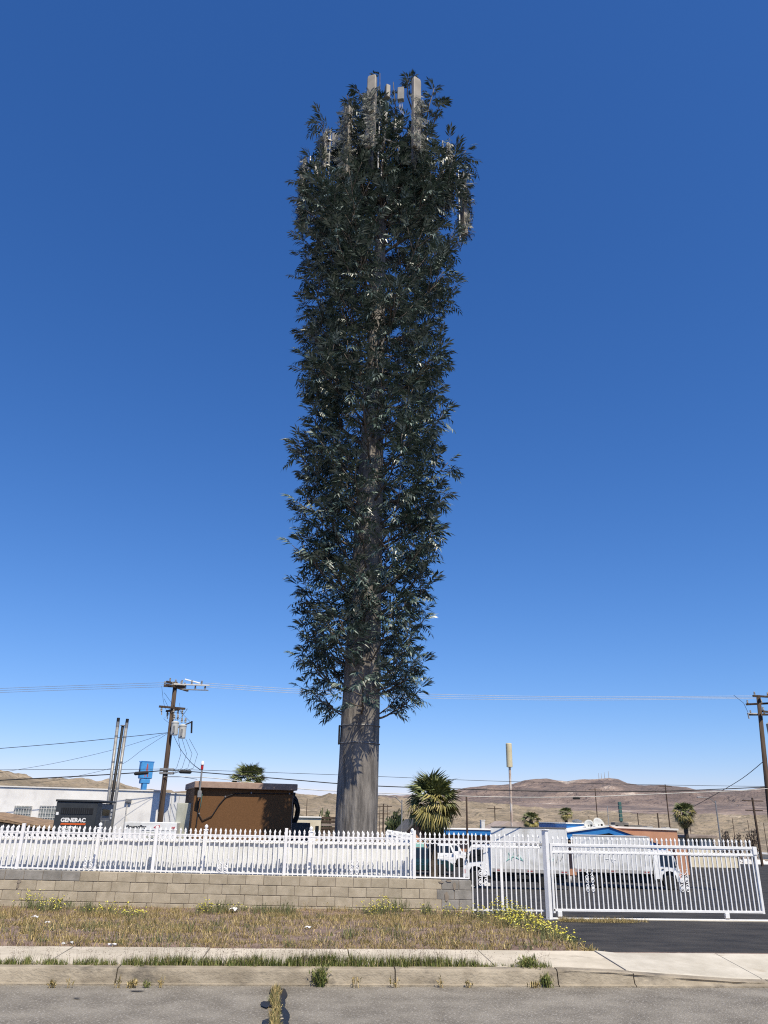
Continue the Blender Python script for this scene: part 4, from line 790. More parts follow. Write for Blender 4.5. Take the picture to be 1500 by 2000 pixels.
def tree(label, px0, px1, pyt, Y, seed, cat='tree', name='broadleaf_tree', twig=False, group=None):
    a, b = onY(px0, pyt, Y), onY(px1, pyt, Y); zb = gz(Y); w = (b.x-a.x)/2; h = a.z-zb; t = thing(name, label, cat, ((a.x+b.x)/2, Y, zb), group=group); rnd = random.Random(seed)
    tb = MB()
    for k in range(4): an = rnd.uniform(0, 6.28); tb.tube([(0, 0, -.1), (.1*w*math.cos(an), .1*w*math.sin(an), h*.3), (.5*w*math.cos(an), .5*w*math.sin(an), h*.75)], [.10*h/3, .07*h/3, .02], 6)
    tb.build('trunk', 'wood', t)
    for k in range(3): put('crown', (TWIG if twig else BUSH)[k % 2], t, (rnd.uniform(-.35, .35)*w, rnd.uniform(-.2, .2)*w, h*.12+k*h*.13), (0, 0, rnd.uniform(0, 6)), (w*.95, w*.9, h*.62))
    return t
tree('round green tree right of the tower trunk', 742, 790, 1583, 85, 1); tree('low green bush left of the tower trunk', 622, 655, 1583, 130, 2, 'bush', 'bush'); tree('dark green bush seen beside the palm trunk top', 905, 960, 1610, 110, 3, 'bush', 'bush')
for k, (x0, x1, y, Y) in enumerate(((1395, 1425, 1622, 120), (1420, 1450, 1628, 128), (1445, 1478, 1620, 122), (1375, 1400, 1632, 118))): tree(('bare brown thicket just right of the grey street light', 'bare brown thicket left of the dark power pole', 'tallest bare brown thicket behind the dark power pole', 'small bare thicket left of the grey street light')[k], x0, x1, y, Y, 30+k, 'thicket', 'thicket', True, 'bare thickets at the right')

# ================================================================== BUILDINGS
# long white building on the left
wl, wr = onY(-120, 1533, 47), onY(388, 1551, 47); zb = gz(47); wbt = wl.z; xo = wl.x
wb = thing('building', 'long white stucco building with barred windows at the left', 'building', (xo, 47, zb)); BW = wr.x-xo; HB = wbt-zb
xs2 = onY(312, 1550, 47).x-xo
MB().prism([(0, 0), (xs2, 0), (xs2, HB-.10), (0, HB)], 0, 9).build('wall', 'stucco', wb); MB().prism([(xs2+.002, 0), (BW, 0), (BW, HB-.24), (xs2+.002, HB-.20)], .12, 9).build('wing_wall', 'bluegrey', wb)
MB().prism([(-.05, HB+.0), (xs2+.02, HB-.10), (xs2+.02, HB-.04), (-.05, HB+.06)], -.06, .1).build('parapet_cap', 'stucco', wb); MB().prism([(xs2+.03, HB-.20), (BW+.02, HB-.24), (BW+.02, HB-.19), (xs2+.03, HB-.15)], .06, .3).build('parapet_cap', 'whiteroof', wb)
k = xs2+.25
while k < BW: MB().box(k, k+.02, .105, .12, 0, HB-.26).build('siding_batten', 'rail', wb); k += .42
for px in (44, 93, -20):
    a, b = onY(px-13, 1575, 47), onY(px+13, 1601, 47); f = MB().bbox(a.x-xo-.05, b.x-xo+.05, -.05, .0, b.z-zb-.05, a.z-zb+.05, .01).build('window', 'rail', wb); MB().box(a.x-xo, b.x-xo, -.056, -.05, b.z-zb, a.z-zb).build('pane', 'paleglass', f)
    for q in range(6): x_ = lerp(a.x, b.x, (q+.5)/6)-xo; MB().box(x_-.012, x_+.012, -.11, -.085, b.z-zb-.04, a.z-zb+.04).build('window_bar', 'farwhite', f)
    for q in range(3): z_ = lerp(b.z, a.z, (q+.5)/3)-zb; MB().box(a.x-xo-.04, b.x-xo+.04, -.100, -.092, z_-.01, z_+.01).build('window_bar', 'farwhite', f)
a = onY(251, 1562, 46.9); MB().bbox(a.x-xo-.16, a.x-xo+.16, -.16, -.0, a.z-zb-.16, a.z-zb+.05, .02).build('meter_box', 'galv', wb); MB().tube([(a.x-xo-.05, -.06, a.z-zb-.16), (a.x-xo-.05, -.06, 0)], .035, 7).build('conduit', 'farwhite', wb)
# blue box sign behind it
a, b = onY(271, 1487, 78), onY(298, 1531, 78); sg = thing('sign', 'blue boxed roadside sign rising behind the white building', 'sign', ((a.x+b.x)/2, 78, gz(78)), math.radians(35)); z1, z0 = a.z-gz(78), b.z-gz(78); w = (b.x-a.x)*.40; hh = z1-z0
MB().bbox(-w, w, -.25, .25, z0+hh*.22, z1, .06).build('sign_box', 'signblue', sg); MB().bbox(-w*.75, w*.75, -.22, .22, z0, z0+hh*.21, .05).build('lower_box', 'signblue', sg); MB().bbox(-.22, .22, -.2, .2, 0, z0, .02).build('pole', 'signblue', sg)
MB().prism([(-w*.30, z0+hh*.30), (-w*.16, z0+hh*.30), (0, z0+hh*.72), (w*.16, z0+hh*.30), (w*.30, z0+hh*.30), (.04, z0+hh*.90), (-.04, z0+hh*.90)], -.256, -.25).build('emblem', 'signred', sg)
MB().box(-w-.004, -w, -.12, .12, z0+hh*.42, z0+hh*.62).build('hatch', 'black', sg)
for s in (-1, 1): MB().box(-w-.03, w+.03, s*.235-.02, s*.235+.02, z1-.08, z1+.02).build('edge_trim', 'blue', sg)
# terracotta motel with blue gables on the right
def block(nm, parent, m, px0, px1, pyt, Y, depth, zb=None, pyb=None):
    a, b = onY(px0, pyt, Y), onY(px1, pyt+.019*(px1-px0), Y); zb = gz(Y) if zb is None else zb
    return MB().bbox(a.x, b.x, Y, Y+depth, zb, a.z, .02).build(nm, m, parent)
mo = thing('building', 'terracotta building with blue gable trim and white roof behind the right truck', 'building')
Ym = 66
a, b = onY(1196, 1617, Ym), onY(1322, 1622, Ym); zb = gz(Ym); hi = a.z
MB().prism([(a.x, zb), (b.x, zb), (b.x, b.z), (a.x, a.z)], Ym, Ym+10).build('wall', 'terracotta', mo); MB().prism([(a.x-.1, a.z+.0), (b.x+.1, b.z), (b.x+.1, b.z+.14), (a.x-.1, a.z+.14)], Ym-.1, Ym+10).build('parapet', 'whiteroof', mo)
c = onY(1105, 1640, Ym-6); d_ = onY(1290, 1655, Ym-6)
MB().box(c.x, d_.x, Ym-5, Ym-.02, zb, c.z-.3).build('wall', 'terracotta', mo)
apx = onY(1185, 1615, Ym-6); e0 = onY(1104, 1626, Ym-6); e1 = onY(1300, 1655, Ym-6)
for (p, q) in ((e0, apx), (apx, e1)): MB().add([(p.x, Ym-6.4, p.z), (q.x, Ym-6.4, q.z), (q.x, Ym-6.4, q.z-.42), (p.x, Ym-6.4, p.z-.42), (p.x, Ym-6.25, p.z), (q.x, Ym-6.25, q.z), (q.x, Ym-6.25, q.z-.42), (p.x, Ym-6.25, p.z-.42)], [(0, 3, 2, 1), (4, 5, 6, 7), (0, 1, 5, 4), (3, 7, 6, 2), (0, 4, 7, 3), (1, 2, 6, 5)]).build('gable_board', 'blue', mo)
for (p, q, m_) in ((e0, apx, 'whiteroof'), (apx, e1, 'terracotta')): MB().add([(p.x, Ym-6.5, p.z+.01), (q.x, Ym-6.5, q.z+.01), (q.x, Ym+1, q.z+.01), (p.x, Ym+1, p.z+.01), (p.x, Ym-6.5, p.z+.09), (q.x, Ym-6.5, q.z+.09), (q.x, Ym+1, q.z+.09), (p.x, Ym+1, p.z+.09)], [(0, 3, 2, 1), (4, 5, 6, 7), (0, 1, 5, 4), (2, 3, 7, 6), (0, 4, 7, 3), (1, 2, 6, 5)]).build('roof_slope', m_, mo)
a, b = onY(1106, 1609, Ym-2), onY(1160, 1612, Ym-2); MB().bbox(a.x, b.x, Ym-2, Ym+6, a.z-1.2, a.z, .03).build('blue_parapet', 'blue', mo); MB().bbox(a.x-.05, b.x+.2, Ym-2.1, Ym+6, a.z, a.z+.09, .02).build('parapet', 'whiteroof', mo)
for px, py, w, h, m_ in ((1210, 1606, 1.2, .3, 'darkroof'), (1232, 1611, 1.6, .3, 'darkroof'), (1265, 1614, .5, .3, 'galv'), (1285, 1617, .9, .2, 'darkroof'), (1300, 1616, .35, .45, 'rail'), (1196, 1611, .7, .2, 'rail')): p = onY(px, py, Ym+2); MB().bbox(p.x-w/2, p.x+w/2, Ym+1.5, Ym+2.5, p.z-.6, p.z, .03).build('roof_unit', m_, mo)
p = onY(1127, 1603, Ym-1); MB().lathe([(.34, -.6), (.34, -.1), (.40, -.08), (.40, 0), (.12, .1)], 14, (p.x, Ym-1, p.z)).build('roof_vent', 'steel', mo)
for px0, px1, y0, y1, m_ in ((1309, 1325, 1660, 1690, 'black'), (1200, 1230, 1650, 1680, 'paleglass'), (1330, 1330, 0, 0, None)):
    if m_: p, q = onY(px0, y0, Ym), onY(px1, y1, Ym); MB().bbox(p.x, q.x, Ym-.03, Ym-.0, q.z, p.z, .01).build('window', m_, mo)
a, b = onY(1318, 1655, Ym-3), onY(1347, 1700, Ym-3); MB().bbox(a.x, b.x, Ym-3, Ym-2.6, gz(Ym-3), a.z, .02).build('side_wall', 'terracotta', mo)
def dish(label, px, py, Y, r, rx):
    p = onY(px, py, Y); t = thing('satellite_dish', label, 'satellite dish', (p.x, Y, p.z), group=None)
    d = MB().lathe([(.02, -.16), (r*.4, -.135), (r*.75, -.06), (r, 0), (r*1.01, .015), (r*.75, -.04), (r*.4, -.11), (0, -.13)], 22).build('reflector', 'panelgrey', t, (0, 0, 0), (math.radians(62), 0, rx), smooth=True)
    MB().tube([(0, .05, -.05), (0, .25, -.5), (0, .25, -1.4)], .05, 7).build('mast', 'galv', t); MB().tube([(0, -.05, -.4), (0, -.55, -.1)], .025, 6).build('feed_arm', 'galv', t); MB().bbox(-.07, .07, -.62, -.5, -.14, .0, .02).build('receiver', 'black', t)
dish('larger right one of two white satellite dishes on the blue roof', 1170, 1609, Ym-5, .48, .3); dish('smaller left one of two white satellite dishes on the blue roof', 1150, 1610, Ym-5, .36, -.4)
# the same motel's wing behind the palm
mw = thing('building', 'low terracotta building with blue fascia behind the parked cars', 'building'); Yw = 90
a, b = onY(872, 1620, Yw), onY(975, 1622, Yw); zb = gz(Yw); MB().bbox(a.x, b.x, Yw, Yw+8, zb, a.z-.5, .02).build('wall', 'terracotta', mw); MB().bbox(a.x-.4, b.x+.3, Yw-.9, Yw+8, a.z-.52, a.z, .03).build('fascia', 'blue', mw); MB().bbox(a.x-.5, b.x+.4, Yw-1.0, Yw+8.1, a.z, a.z+.10, .02).build('roof', 'whiteroof', mw)
for px0, px1 in ((884, 892), (918, 925), (938, 950)): p, q = onY(px0, 1642, Yw), onY(px1, 1672, Yw); f = MB().bbox(p.x, q.x, Yw-.05, Yw-.001, zb+.2, p.z, .02).build('door', 'darkroof', mw); MB().bbox(q.x-.2, q.x-.1, Yw-.09, Yw-.05, zb+1.1, zb+1.3, .01).build('handle', 'steel', f)
a, b = onY(940, 1603, 102), onY(948, 1640, 102); pl = thing('chimney_block', 'white square tower block rising behind the blue fascia', 'chimney', (a.x, 102, gz(102))); MB().bbox(0, b.x-a.x, 0, .8, 0, a.z-gz(102), .02).build('shaft', 'farwhite', pl); MB().bbox(-.05, b.x-a.x+.05, -.05, .85, a.z-gz(102), a.z-gz(102)+.1, .02).build('cap', 'whiteroof', pl)
# gable house left of the palm and the cream block left of the trunk
gh = thing('building', 'terracotta gable house between the tower trunk and the palm', 'building'); Yg = 70; e = onY(783, 1632, Yg); ap = onY(812, 1600, Yg); e2x = ap.x*2-e.x; zb = gz(Yg)
MB().prism([(e.x+.3, zb), (e2x-.3, zb), (e2x-.3, e.z), (ap.x, ap.z-.1), (e.x+.3, e.z)], Yg, Yg+8).build('wall', 'terracotta', gh); MB().prism([(e.x, e.z), (ap.x, ap.z), (e2x, e.z), (e2x, e.z-.12), (ap.x, ap.z-.16), (e.x, e.z-.12)], Yg-.5, Yg+8.2).build('roof', 'darkroof', gh)
a, b = onY(806, 1650, Yg), onY(828, 1690, Yg); MB().bbox(a.x, b.x, Yg-.05, Yg, onY(806, 1674, Yg).z, a.z+.2, .01).build('shutter', 'graffiti', gh)
cr = thing('building', 'cream flat roofed building seen between shelter and tower trunk', 'building'); Yc = 60; a, b = onY(576, 1597, Yc), onY(627, 1598, Yc); zb = gz(Yc); MB().bbox(a.x, b.x, Yc, Yc+6, zb, a.z, .02).build('wall', 'cream', cr); MB().bbox(a.x-.1, b.x+.1, Yc-.1, Yc+6.1, a.z, a.z+.10, .02).build('roof', 'whiteroof', cr); p, q = onY(616, 1613, Yc), onY(622, 1632, Yc); f = MB().bbox(p.x, q.x, Yc-.04, Yc-.001, q.z, p.z, .01).build('window', 'glass', cr)
# stack of pallets / timber beside the trunk
tp = thing('timber_rack', 'weathered timber slat wall left of the tower trunk', 'timber wall'); Yt = 58; a, b = onY(628, 1597, Yt), onY(662, 1598, Yt); zb = gz(Yt); k = zb
while k < a.z: MB().bbox(a.x, b.x, Yt+random.uniform(-.04, .04), Yt+.15, k, k+.17, .01).build('plank', random.choice(('wood', 'farroof', 'wood')), tp); k += .22
for x_ in (a.x+.1, (a.x+b.x)/2, b.x-.1): MB().bbox(x_-.06, x_+.06, Yt+.2, Yt+.32, zb, a.z+.05, .01).build('post', 'wood', tp)
# tall rusty pole with the beige cylinder
a, b = onY(993.5, 1453, 62), onY(994, 1498, 62); zb = gz(62); sp_o = thing('pole_sign', 'tall rusty pole topped by a blank beige cylinder', 'pole', (a.x, 62, zb)); MB().lathe([(.10, 0), (.09, b.z-zb)], 10).build('pole', 'rust', sp_o); rc = (onY(999.5, 1470, 62).x-onY(988, 1470, 62).x)/2; MB().lathe([(.05, b.z-zb-.05), (rc, b.z-zb), (rc*1.0, a.z-zb), (rc*.9, a.z-zb+.05)], 20).build('cylinder', 'beige', sp_o, smooth=False)
a, b = onY(1207, 1566, 120), onY(1216, 1605, 120); gs = thing('sign', 'tall narrow dark green sign above the terracotta building', 'sign', ((a.x+b.x)/2, 120, gz(120))); w = (b.x-a.x)/2; z0, z1 = b.z-gz(120), a.z-gz(120)
for k in range(5): MB().bbox(-w, w, -.2, .2, lerp(z0, z1, k/5)+.03, lerp(z0, z1, (k+1)/5)-.01, .03).build('sign_panel', 'signgreen', gs)
MB().bbox(-.12, .12, -.1, .1, 0, z0+.03, .01).build('pole', 'darkroof', gs)
# tan house and cream wall on the right
th_ = thing('building', 'low tan house with brown flat roof right of the fan palm', 'building'); a, b = onY(1345, 1631, 95), onY(1390, 1634, 95); zb = gz(95); MB().bbox(a.x, b.x, 95, 103, zb, a.z-.3, .02).build('wall', 'cream', th_); MB().bbox(a.x-.4, b.x+.4, 94.4, 103.4, a.z-.29, a.z, .02).build('roof', 'farroof', th_); p, q = onY(1355, 1640, 95), onY(1366, 1650, 95); MB().bbox(p.x, q.x, 94.95, 94.999, q.z, p.z, .01).build('window', 'glass', th_)
cw = thing('wall', 'pale cream low wall across the far side of the parking lot', 'wall'); a, b = onY(1346, 1672, 74), onY(1440, 1678, 74); MB().bbox(a.x, b.x, 74, 74.25, gz(74), onY(1346, 1672, 74).z, .02).build('wall_body', 'cream', cw); MB().bbox(a.x-.03, b.x+.03, 73.95, 74.3, onY(1346, 1672, 74).z, onY(1346, 1669, 74).z, .02).build('coping', 'whiteroof', cw)
tarp = MB().bbox(onY(1352, 1670, 80).x, onY(1375, 1670, 80).x, 80, 82, gz(80), onY(1352, 1668, 80).z, .1).build('tarp', 'blue'); tag(tarp, 'blue covered container behind the cream wall', 'container')
ac = thing('air_conditioner', 'boxy rooftop air conditioner left of the blue roof', 'air conditioner'); p, q = onY(1079, 1606, 84), onY(1100, 1622, 84); MB().bbox(p.x, q.x, 84, 85, q.z-3, p.z, .03).build('housing', 'cabinet', ac); MB().bbox(p.x+.5, q.x-.05, 83.97, 84.0, q.z+.2, p.z-.12, .01).build('grille', 'black', ac)
rl = thing('roof_slab', 'long pale brown roof seen above the left truck', 'roof'); p, q = onY(955, 1605, 100), onY(1078, 1608, 100); MB().prism([(p.x, p.z-1.2), (p.x+2.5, p.z+.1), (q.x-1, p.z+.0), (q.x, p.z-1.2)], 100, 108).build('roof', 'farroof', rl); MB().bbox(p.x+.3, q.x-.3, 100.4, 107, gz(100), p.z-1.2, .03).build('wall', 'tanwall', rl)
# concrete wheel stops / white beam in the lot
wk = MB().box(-1.6, 1.6, -.10, .10, 0, .16).mesh('beam', 'white'); p = onY(915, 1702, 50); 
b1 = put('parking_beam', wk, None, (p.x, 50, gz(50)), (0, 0, .5)); tag(b1, 'white angled beam lying on the lot by the left truck cab', 'beam')
# far small houses on the town plain: one kind, many places
hm = []
for k in range(5):
    rn = random.Random(k); w, d2, h = rn.uniform(5, 9), rn.uniform(5, 8), rn.uniform(2.4, 3.2)
    hm.append((MB().box(-w, w, -d2, d2, 0, h).mesh('wall', rn.choice(('tanwall', 'farwhite', 'cream', 'farwhite'))), MB().prism([(-w-.4, h), (w+.4, h), (w*.9, h+rn.uniform(.2, 1.4)), (-w*.9, h+rn.uniform(.2, 1.4))], -d2-.4, d2+.4).mesh('roof', rn.choice(('farroof', 'whiteroof', 'farroof'))), MB().box(-w*.6, -w*.3, -d2-.05, -d2-.001, .9, 2.1).box(w*.2, w*.5, -d2-.05, -d2-.001, .9, 2.1).mesh('window', 'glass')))
rn = random.Random(8)
for k in range(64):
    az = rn.uniform(-.5, .62); rr = rn.choice((rn.uniform(150, 330), rn.uniform(300, 640))); x_, y_ = rr*math.sin(az), rr*math.cos(az); z_ = float(far_z(np.array([az]), np.array([rr]))[0]); w_, r_, n_ = rn.choice(hm)
    t = thing('house', 'small low house in the far town below the hills', 'house', (x_, y_, z_-.2), rn.uniform(-.5, .5), 'far houses of the town'); put('wall', w_, t); put('roof', r_, t); put('window', n_, t)
for k in range(46):
    az = rn.uniform(-.5, .62); rr = rn.uniform(140, 620); x_, y_ = rr*math.sin(az), rr*math.cos(az); z_ = float(far_z(np.array([az]), np.array([rr]))[0]); s = rn.uniform(1.6, 3.2)
    t = thing('tree', 'small far tree among the houses of the town', 'tree', (x_, y_, z_-.1), 0, 'far trees of the town'); put('crown', rn.choice(BUSH+TWIG), t, (0, 0, .2*s), (0, 0, rn.uniform(0, 6)), (s, s, s*1.1)); MB().tube([(0, 0, -.2), (0, 0, s*.5)], .12*s, 6).build('trunk', 'wood', t)

# ================================================================== POLES AND WIRES
def bell(parent, p, s=1.0, m='radio'): return MB().lathe([(.02*s, 0), (.06*s, .02*s), (.03*s, .06*s), (.055*s, .09*s), (.03*s, .13*s), (.045*s, .16*s), (.015*s, .2*s)], 8, p).build('insulator', m, parent)
pt, pb = onY(343, 1332, 45), onY(313, 1600, 45); zb = gz(45); d = (pt-pb).normalized()
up = thing('utility_pole', 'wooden utility pole with crossarms and grey transformers in front of white building', 'utility pole', (pb.x, 45, zb)); base = pb+d*((zb-pb.z)/d.z)
def PL(z): q = base+d*((z-zb)/d.z); return Vector((q.x-pb.x, q.y-45, z-zb))
MB().tube([PL(zb-.2), PL(zb+3), PL(pt.z)], [.165, .15, .115], 12).build('pole', 'wood', up, smooth=True)
def arm(z, L, rz, y=-.14, m='wood', t=.055, cx=0): q = PL(z); return MB().bbox(-L, L, -t, t, -t, t, .008).build('crossarm', m, up, (q.x+cx, q.y+y, q.z), (0, 0, rz))
a1 = arm(pt.z-.12, .85, 1.15, 0); a2 = arm(pt.z-.28, .6, .2, -.16); a3 = arm(pt.z-.30, 1.15, 1.2, .1, cx=.12)
ins = arm(pt.z-.16, 1.0, .05, -.2, 'farwhite', .04, .95); ins2 = arm(pt.z-.42, .75, .02, -.1, 'galv', .03, 1.15)
for a_ in (a1, a2, a3, ins, ins2):
    for q in (-.55, .0, .55): bell(a_, (q, 0, .05), 1.1)
MB().bbox(-.45, .45, -.05, .05, 0, .07, .01).build('fuse_bar', 'white', up, PL(pt.z+.02)+Vector((.95, -.1, 0)), (0, .22, 0))
a4 = arm(pt.z-1.45, .75, .5, -.15); a5 = arm(pt.z-1.55, .75, -.9, .15)
for a_ in (a4, a5):
    for q in (-.6, .1, .6): bell(a_, (q, 0, -.26), 1.2); MB().tube([(q, 0, -.1), (q+.05, 0, -.45)], .03, 6).build('cutout_fuse', 'rail', a_)
for dx, dy, dz in ((.28, -.26, -2.95), (.70, -.15, -3.10)):
    q = PL(pt.z+dz); tm = MB().lathe([(.0, 0), (.18, 0), (.20, .06), (.20, .62), (.215, .64), (.215, .70), (.1, .76), (0, .78)], 18).build('transformer', 'panelgrey', up, (q.x+dx, q.y+dy, q.z), smooth=False); bell(tm, (.1, 0, .85), 1.3); bell(tm, (-.1, 0, .85), 1.3); MB().bbox(-.05, .05, -.24, -.19, .1, .5, .01).build('bracket', 'galv', tm)
q = PL(pt.z-2.3); MB().tube([(q.x+.1, q.y, q.z-.35), (q.x+1.15, q.y-.1, q.z+.1)], .035, 6).build('fuse_arm', 'wood', up); MB().tube([(q.x+1.15, q.y-.1, q.z+.15), (q.x+1.2, q.y-.1, q.z-.5)], .05, 7).build('cutout_fuse', 'black', up)
lw = MB(); rn = random.Random(2)
for k in range(7):
    p0, p1 = PL(pt.z-rn.uniform(.2, 1.5))+Vector((rn.uniform(-.8, .9), 0, 0)), PL(pt.z-rn.uniform(1.6, 3))+Vector((rn.uniform(-.3, 1.2), 0, 0)); md = (p0+p1)/2+Vector((rn.uniform(-.5, .5), -.2, -.2)); lw.tube([p0, p0.lerp(md, .6)+Vector((0, 0, -.1)), md, p1], .010, 4)
for k in range(4): p0 = PL(pt.z-3.1)+Vector((.5+.2*k, 0, 0)); p1 = PL(pt.z-4.75); lw.tube([p0, p0+Vector((.25+.1*k, -.1, -.8)), p0+Vector((.1+.1*k, -.1, -1.55)), p1+Vector((.25, 0, -.25)), p1], .012, 4)
lw.build('jumper_wire', 'cableblack', up)
for z in (onY(325, 1503, 45).z, onY(325, 1510, 45).z): q = PL(z); MB().bbox(-.3, .45, -.19, .12, -.06, .06, .01).build('cable_bracket', 'galv', up, q)
q = PL(zb+1.2); MB().tube([PL(zb+.0)+Vector((.12, -.12, 0)), PL(zb+2.9)+Vector((.14, -.12, 0))], .03, 6).build('conduit', 'farwhite', up)
# right hand pole, leaving the frame
rt, rb = onY(1481, 1358, 45), onY(1499, 1540, 45); d2 = (rt-rb).normalized(); rbase = rb+d2*((zb-rb.z)/d2.z); rp = thing('utility_pole', 'dark wooden utility pole at the right edge of the picture', 'utility pole', (rbase.x, 45, zb))
def PR(z): q = rbase+d2*((z-zb)/d2.z); return Vector((q.x-rbase.x, 0, z-zb))
MB().tube([PR(zb-.2), PR(rt.z)], [.17, .12], 12).build('pole', 'wood', rp, smooth=True)
for z, L, rz, cx in ((rt.z-.1, 1.3, .15, .75), (rt.z-.45, 1.1, -.6, .5), (rt.z-1.1, 1.1, -.25, .6), (rt.z-1.0, .8, .3, .7)):
    q = PR(z); a_ = MB().bbox(-L, L, -.055, .055, -.055, .055, .008).build('crossarm', 'wood', rp, (q.x+cx, -.15 if rz > 0 else .15, q.z), (0, 0, rz))
    for k in (-.9, -.2, .5): bell(a_, (L*k, 0, .05), 1.1)
q = PR(rt.z-1.1); MB().tube([(q.x-.2, 0, q.z), (q.x-.8, -.05, q.z+.0), (q.x-.75, -.05, q.z-.3)], .05, 7).build('cutout_fuse', 'rail', rp); MB().lathe([(0, 0), (.25, 0), (.27, .7), (.1, .85), (0, .86)], 14, (q.x+.45, -.2, q.z-1.3)).build('transformer', 'cabinet', rp)
q = PR(rt.z-1.1); MB().tube([(q.x-.75, -.05, q.z), (q.x-.95, -.05, q.z+.6), (q.x-1.5, -.05, q.z+1.05)], .012, 4).build('jumper_wire', 'cableblack', rp)
def cable(label, pts, Y, r, m, group=None):
    P = []
    for k, (px, py) in enumerate(pts): yy = Y if not isinstance(Y, (list, tuple)) else Y[k]; P.append(onY(px, py, yy))
    # smooth the polyline
    Q = [P[0]]
    for i in range(len(P)-1):
        p0, p1, p2, p3 = P[max(0, i-1)], P[i], P[i+1], P[min(len(P)-1, i+2)]
        for s in range(1, 7): t = s/6; Q.append(.5*((2*p1)+(p2-p0)*t+(2*p0-5*p1+4*p2-p3)*t*t+(3*p1-p0-3*p2+p3)*t**3))
    o = MB().tube(Q, r, 5).build('cable', m, smooth=True); return tag(o, label, 'cable', group)
for k, dy in enumerate((0, 4, 8)):
    w3 = ('uppermost', 'middle', 'lowest')[k]
    hv = w3+' of three faint high wires between left and right pole tops'; cable(w3+' of three faint high wires running left from the left pole top', [(-60, 1347+dy), (120, 1340+dy), (330, 1333+dy)], 45+.4*k, .010, 'galv', 'high voltage wires'); cable(hv, [(400, 1334+dy), (600, 1347+dy), (850, 1356+dy), (1150, 1361+dy*.8), (1482, 1359+dy*.6)], 45+.4*k, .010, 'cablepale', 'high voltage wires')
cable('thin upper dark cable crossing between the two poles', [(325, 1502), (420, 1505), (650, 1513), (750, 1517), (950, 1525), (1150, 1530), (1350, 1534), (1499, 1536)], 44.9, .012, 'cableblack')
cable('thick black cable sagging between the two poles', [(325, 1504), (400, 1509), (560, 1522), (655, 1530), (733, 1535), (900, 1541), (1100, 1546), (1300, 1545), (1499, 1537)], 44.85, .026, 'cableblack')
cable('pale grey cable hung lowest between the two poles', [(320, 1517), (420, 1520), (580, 1540), (700, 1547), (850, 1553), (1000, 1557), (1150, 1556), (1300, 1550), (1450, 1544), (1499, 1540)], 44.8, .020, 'cablepale')
cable('thick black cable running from the left pole out of the left edge', [(320, 1505), (240, 1511), (120, 1518), (-40, 1526)], 44.9, .028, 'cableblack')
cable('thin dark cable running level from the left pole to the left edge', [(318, 1502), (200, 1503), (80, 1503), (-40, 1504)], 44.9, .012, 'cableblack')
cable('upper dark service wire from the left pole to the left edge', [(328, 1431), (240, 1440), (120, 1452), (-40, 1465)], 44.9, .016, 'cableblack')
cable('middle thin service wire sloping down from the left pole', [(328, 1431), (230, 1462), (120, 1488), (30, 1504), (-40, 1516)], 44.9, .009, 'cableblack')
cable('lowest thin service wire sloping steeply to the left behind the vent pipes', [(328, 1432), (280, 1463), (230, 1496), (130, 1520), (60, 1530)], 44.9, .009, 'cableblack')
cable('service wire dropping from the left pole to the brown shelter corner', [(338, 1434), (352, 1462), (372, 1488), (392, 1504)], [45, 39, 31, 23.6], .012, 'cableblack')
cable('lower thin wire from the left pole towards the shelter roof', [(322, 1517), (350, 1517), (385, 1522)], [45, 38, 31], .010, 'cableblack')
cable('dark guy wire rising to the right edge pole', [(1355, 1575), (1400, 1550), (1450, 1520), (1497, 1482)], [70, 62, 53, 45], .022, 'cableblack')
for (px0, px1, py, lab) in ((258, 305, 1509, 'long black splice case on the thick cable left of the pole'), (350, 374, 1508, 'black splice case on the thick cable right of the pole')): a, b = onY(px0 if px0 > 300 else 262, py+(2 if px0 < 300 else -1), 44.8), onY(px1 if px0 > 300 else 290, py, 44.8); o = MB().tube([a, a.lerp(b, .08), a.lerp(b, .92), b], [.05, .095, .095, .05], 10).build('splice_case', 'rubber'); tag(o, lab, 'splice case')
o = MB().tube([onY(1119, 1560, 44.7), onY(1121, 1559, 44.7), onY(1131, 1559, 44.7), onY(1133, 1560, 44.7)], [.03, .07, .07, .03], 9).build('splice_case', 'rubber'); tag(o, 'small dark splice case hanging on the pale cable at right', 'splice case')
def mast(label, px, pyt, Y, pxb=None, r=.09, kind='pole', arms=0, lamp=False, m='wood', cat='pole', group=None, name='power_pole'):
    a = onY(px, pyt, Y); zb = gz(Y); t = thing(name, label, cat, (a.x, Y, zb), group=group); h = a.z-zb; MB().tube([(0, 0, -.2), (0, 0, h)], [r, r*.7], 8).build('pole', m, t)
    for k in range(arms): MB().bbox(-1.1+.2*k, 1.1-.2*k, -.06, .06, h-.35-.9*k, h-.25-.9*k, .01).build('crossarm', m, t)
    if lamp: MB().tube([(0, 0, h-.3), (-.6*lamp, 0, h+.25), (-1.6*lamp, 0, h+.35)], .04, 6).build('lamp_arm', m, t); MB().bbox(-2.1*lamp if lamp > 0 else 1.5, -1.5*lamp if lamp > 0 else 2.1, -.15, .15, h+.28, h+.4, .03).build('lamp_head', 'rail', t)
    return t
mast('power pole standing just right of the big palm', 911, 1556, 75, r=.11); mast('thin pole with a low crossarm right of the palm', 966, 1575, 120, arms=1); mast('thin far pole left of the green sign', 1162, 1539, 130, arms=1, r=.1); mast('tall thin far pole left of the right hand fan palm', 1299, 1532, 130, arms=1, r=.13)
mast('short brown post right of the green sign', 1245, 1588, 110); mast('short dark post with a lamp head on the motel roof line', 1284, 1588, 100, r=.12); mast('grey street light with curved arm right of the fan palm', 1397, 1564, 90, lamp=1, m='galv', cat='street light', name='street_light', r=.1)
